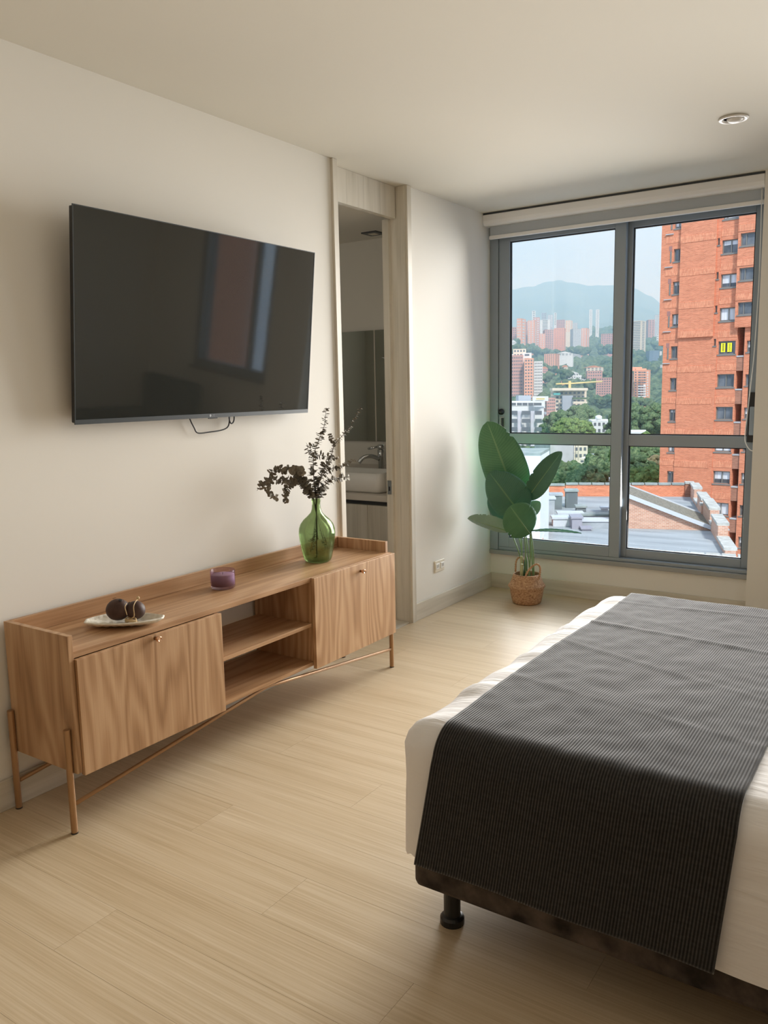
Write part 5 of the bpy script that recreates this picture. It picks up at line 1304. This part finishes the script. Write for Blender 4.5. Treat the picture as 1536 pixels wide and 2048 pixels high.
for (u0_, u1_, v1_, d_) in COVER:
    n_ = max(3, int((u1_ - u0_) / 5))
    for i in range(n_ * 2):
        r_ = rr.uniform(5.5, 9) / FPX * d_; c_ = at_d(u0_ - 4 + (u1_ - u0_ + 8) * (i + rr.random()) / (n_ * 2), v1_ + 5 + rr.uniform(0, 9), d_ * .955)
        blob_fast(fm, c_, r_, rr, 2)
tag(fm.build('hillside_forest', M['canopy'], smooth=True), 'dense green forest covering the hillside between the buildings', 'forest', kind='stuff')
# nearer single trees
def tree(name, label, u, v, dist, r, m, seed, gz=None):
    rr2 = random.Random(seed); c = at_d(u, v, dist); g = gz if gz is not None else ground(dist, 0) - 2
    e = empty(name, (c.x, c.y, g), label, 'tree', 'trees beyond the roof terrace')
    MB().tube([(c.x, c.y, g), (c.x + .2, c.y, c.z)], [r * .08, r * .04], 7).build('trunk', M['bark'], e)
    mb = MB(); blob_fast(mb, c, r * .78, rr2, 3, .8)
    for i in range(80):
        a, b = rr2.uniform(0, 6.28), rr2.uniform(-.5, 1.4)
        q = c + Vector((math.cos(a) * math.cos(b), math.sin(a) * math.cos(b), math.sin(b) * .75)) * (r * rr2.uniform(.6, .95))
        blob_fast(mb, q, r * rr2.uniform(.12, .24), rr2, 2, .8)
    mb.build('crown', M[m], e, smooth=True)
TR = [('yellow-green broad tree right of the mullion behind the gable roof', 1278, 910, 130, 4.6, 'canopy_b'), ('dark tree under the yellow-green one by the brick tower', 1300, 935, 125, 4.0, 'canopy_n'), ('rust-tinted tree at the brick tower foot', 1312, 945, 118, 3.0, 'canopy_r'),
      ('round grey-green tree behind the gable roof edge', 1270, 950, 115, 3.4, 'canopy_n'), ('bright hedge-like tree just above the far parapet', 1298, 966, 95, 2.6, 'canopy_b'), ('bright low tree above the gable ridge', 1272, 972, 95, 2.2, 'canopy_b'),
      ('deep green tree against the left side of the brick tower', 1318, 912, 150, 4.5, 'canopy_n'), ('tall dark tree beyond the white garage roof', 1280, 848, 240, 6.0, 'canopy_n'), ('rounded tree above the rail right of the mullion', 1305, 845, 230, 6.5, 'canopy_n'), ('dark tree left of the rounded one at the mullion', 1258, 845, 250, 7.0, 'canopy_n'),
      ('tree in front of the grey blank wall beside the folded leaf', 1138, 962, 120, 3.6, 'canopy_n'), ('tree behind the gabled shed', 1212, 935, 170, 4.6, 'canopy_n'), ('small tree by the mullion next to the shed', 1222, 958, 120, 3.0, 'canopy_n'), ('bright lime tree below the construction building', 1135, 862, 240, 5.0, 'canopy_b'),
      ('lime tree right of the bright one above the rail', 1160, 864, 235, 4.4, 'canopy_b'), ('dark tree behind the lime trees', 1120, 850, 300, 6.5, 'canopy_n'), ('dark tree right of the lime trees', 1160, 842, 320, 7.5, 'canopy_n'), ('tree right of the cream window building', 1195, 905, 230, 6.0, 'canopy_n'), ('tall tree at the mullion above the flat green building', 1215, 900, 240, 7.0, 'canopy_n'),
      ('tree below the rose block near the office', 1105, 862, 300, 5.5, 'canopy_n'), ('shrubby tree at the foot of the shed', 1172, 962, 112, 2.6, 'canopy_n'), ('dark tree between shed and grey wall', 1156, 960, 135, 2.6, 'canopy_n')]
for i, (lab, u, v, d, r, m_) in enumerate(TR): tree('garden_tree', lab, u, v, d, r, m_, 40 + i)
mb = MB(); 
forest(mb, 260, 100, 260, 2.6, 4.6, 2, 1080, 1400)
tag(mb.build('valley_shrubs', M['canopy_n'], smooth=True), 'low green shrubs and treetops in the valley below', 'shrubs', kind='stuff')

# ---- haze over the valley
hz = bpy.data.materials.new('valley_haze'); hz.use_nodes = True; t = hz.node_tree; t.nodes.clear()
o_ = t.nodes.new('ShaderNodeOutputMaterial'); vsn = t.nodes.new('ShaderNodeVolumeScatter')
vsn.inputs['Color'].default_value = (0.50, 0.78, 1.0, 1); vsn.inputs['Density'].default_value = 0.00040; vsn.inputs['Anisotropy'].default_value = 0.0
t.links.new(vsn.outputs[0], o_.inputs['Volume'])
hb = MB().box(-7500, 3500, 140, 9000, -60, 950).build('valley_haze', hz)
tag(hb, 'bluish haze hanging over the valley and mountain', 'haze', kind='stuff')

# brick neighbour to the right of the second window (mirrored in the television)
nb = empty('brick_neighbour', (35, 32, -36), 'red brick block outside the second window, mirrored in the television', 'building')
MB().prism([(25.6, 25), (46, 25), (62, 40), (40.5, 40)], -36, 24).build('wall', M['brick_dark'], nb)
for k in range(-3, 7):
    for j in range(4):
        w_ = box('window', M['winframe'], nb, 33.5 + j * 3.2, 35.1 + j * 3.2, 24.93, 24.999, k * 3.0, k * 3.0 + 1.4)
        box('pane', M['winglass'], w_, 33.6 + j * 3.2, 35.0 + j * 3.2, 24.90, 24.929, k * 3.0 + .1, k * 3.0 + 1.3)
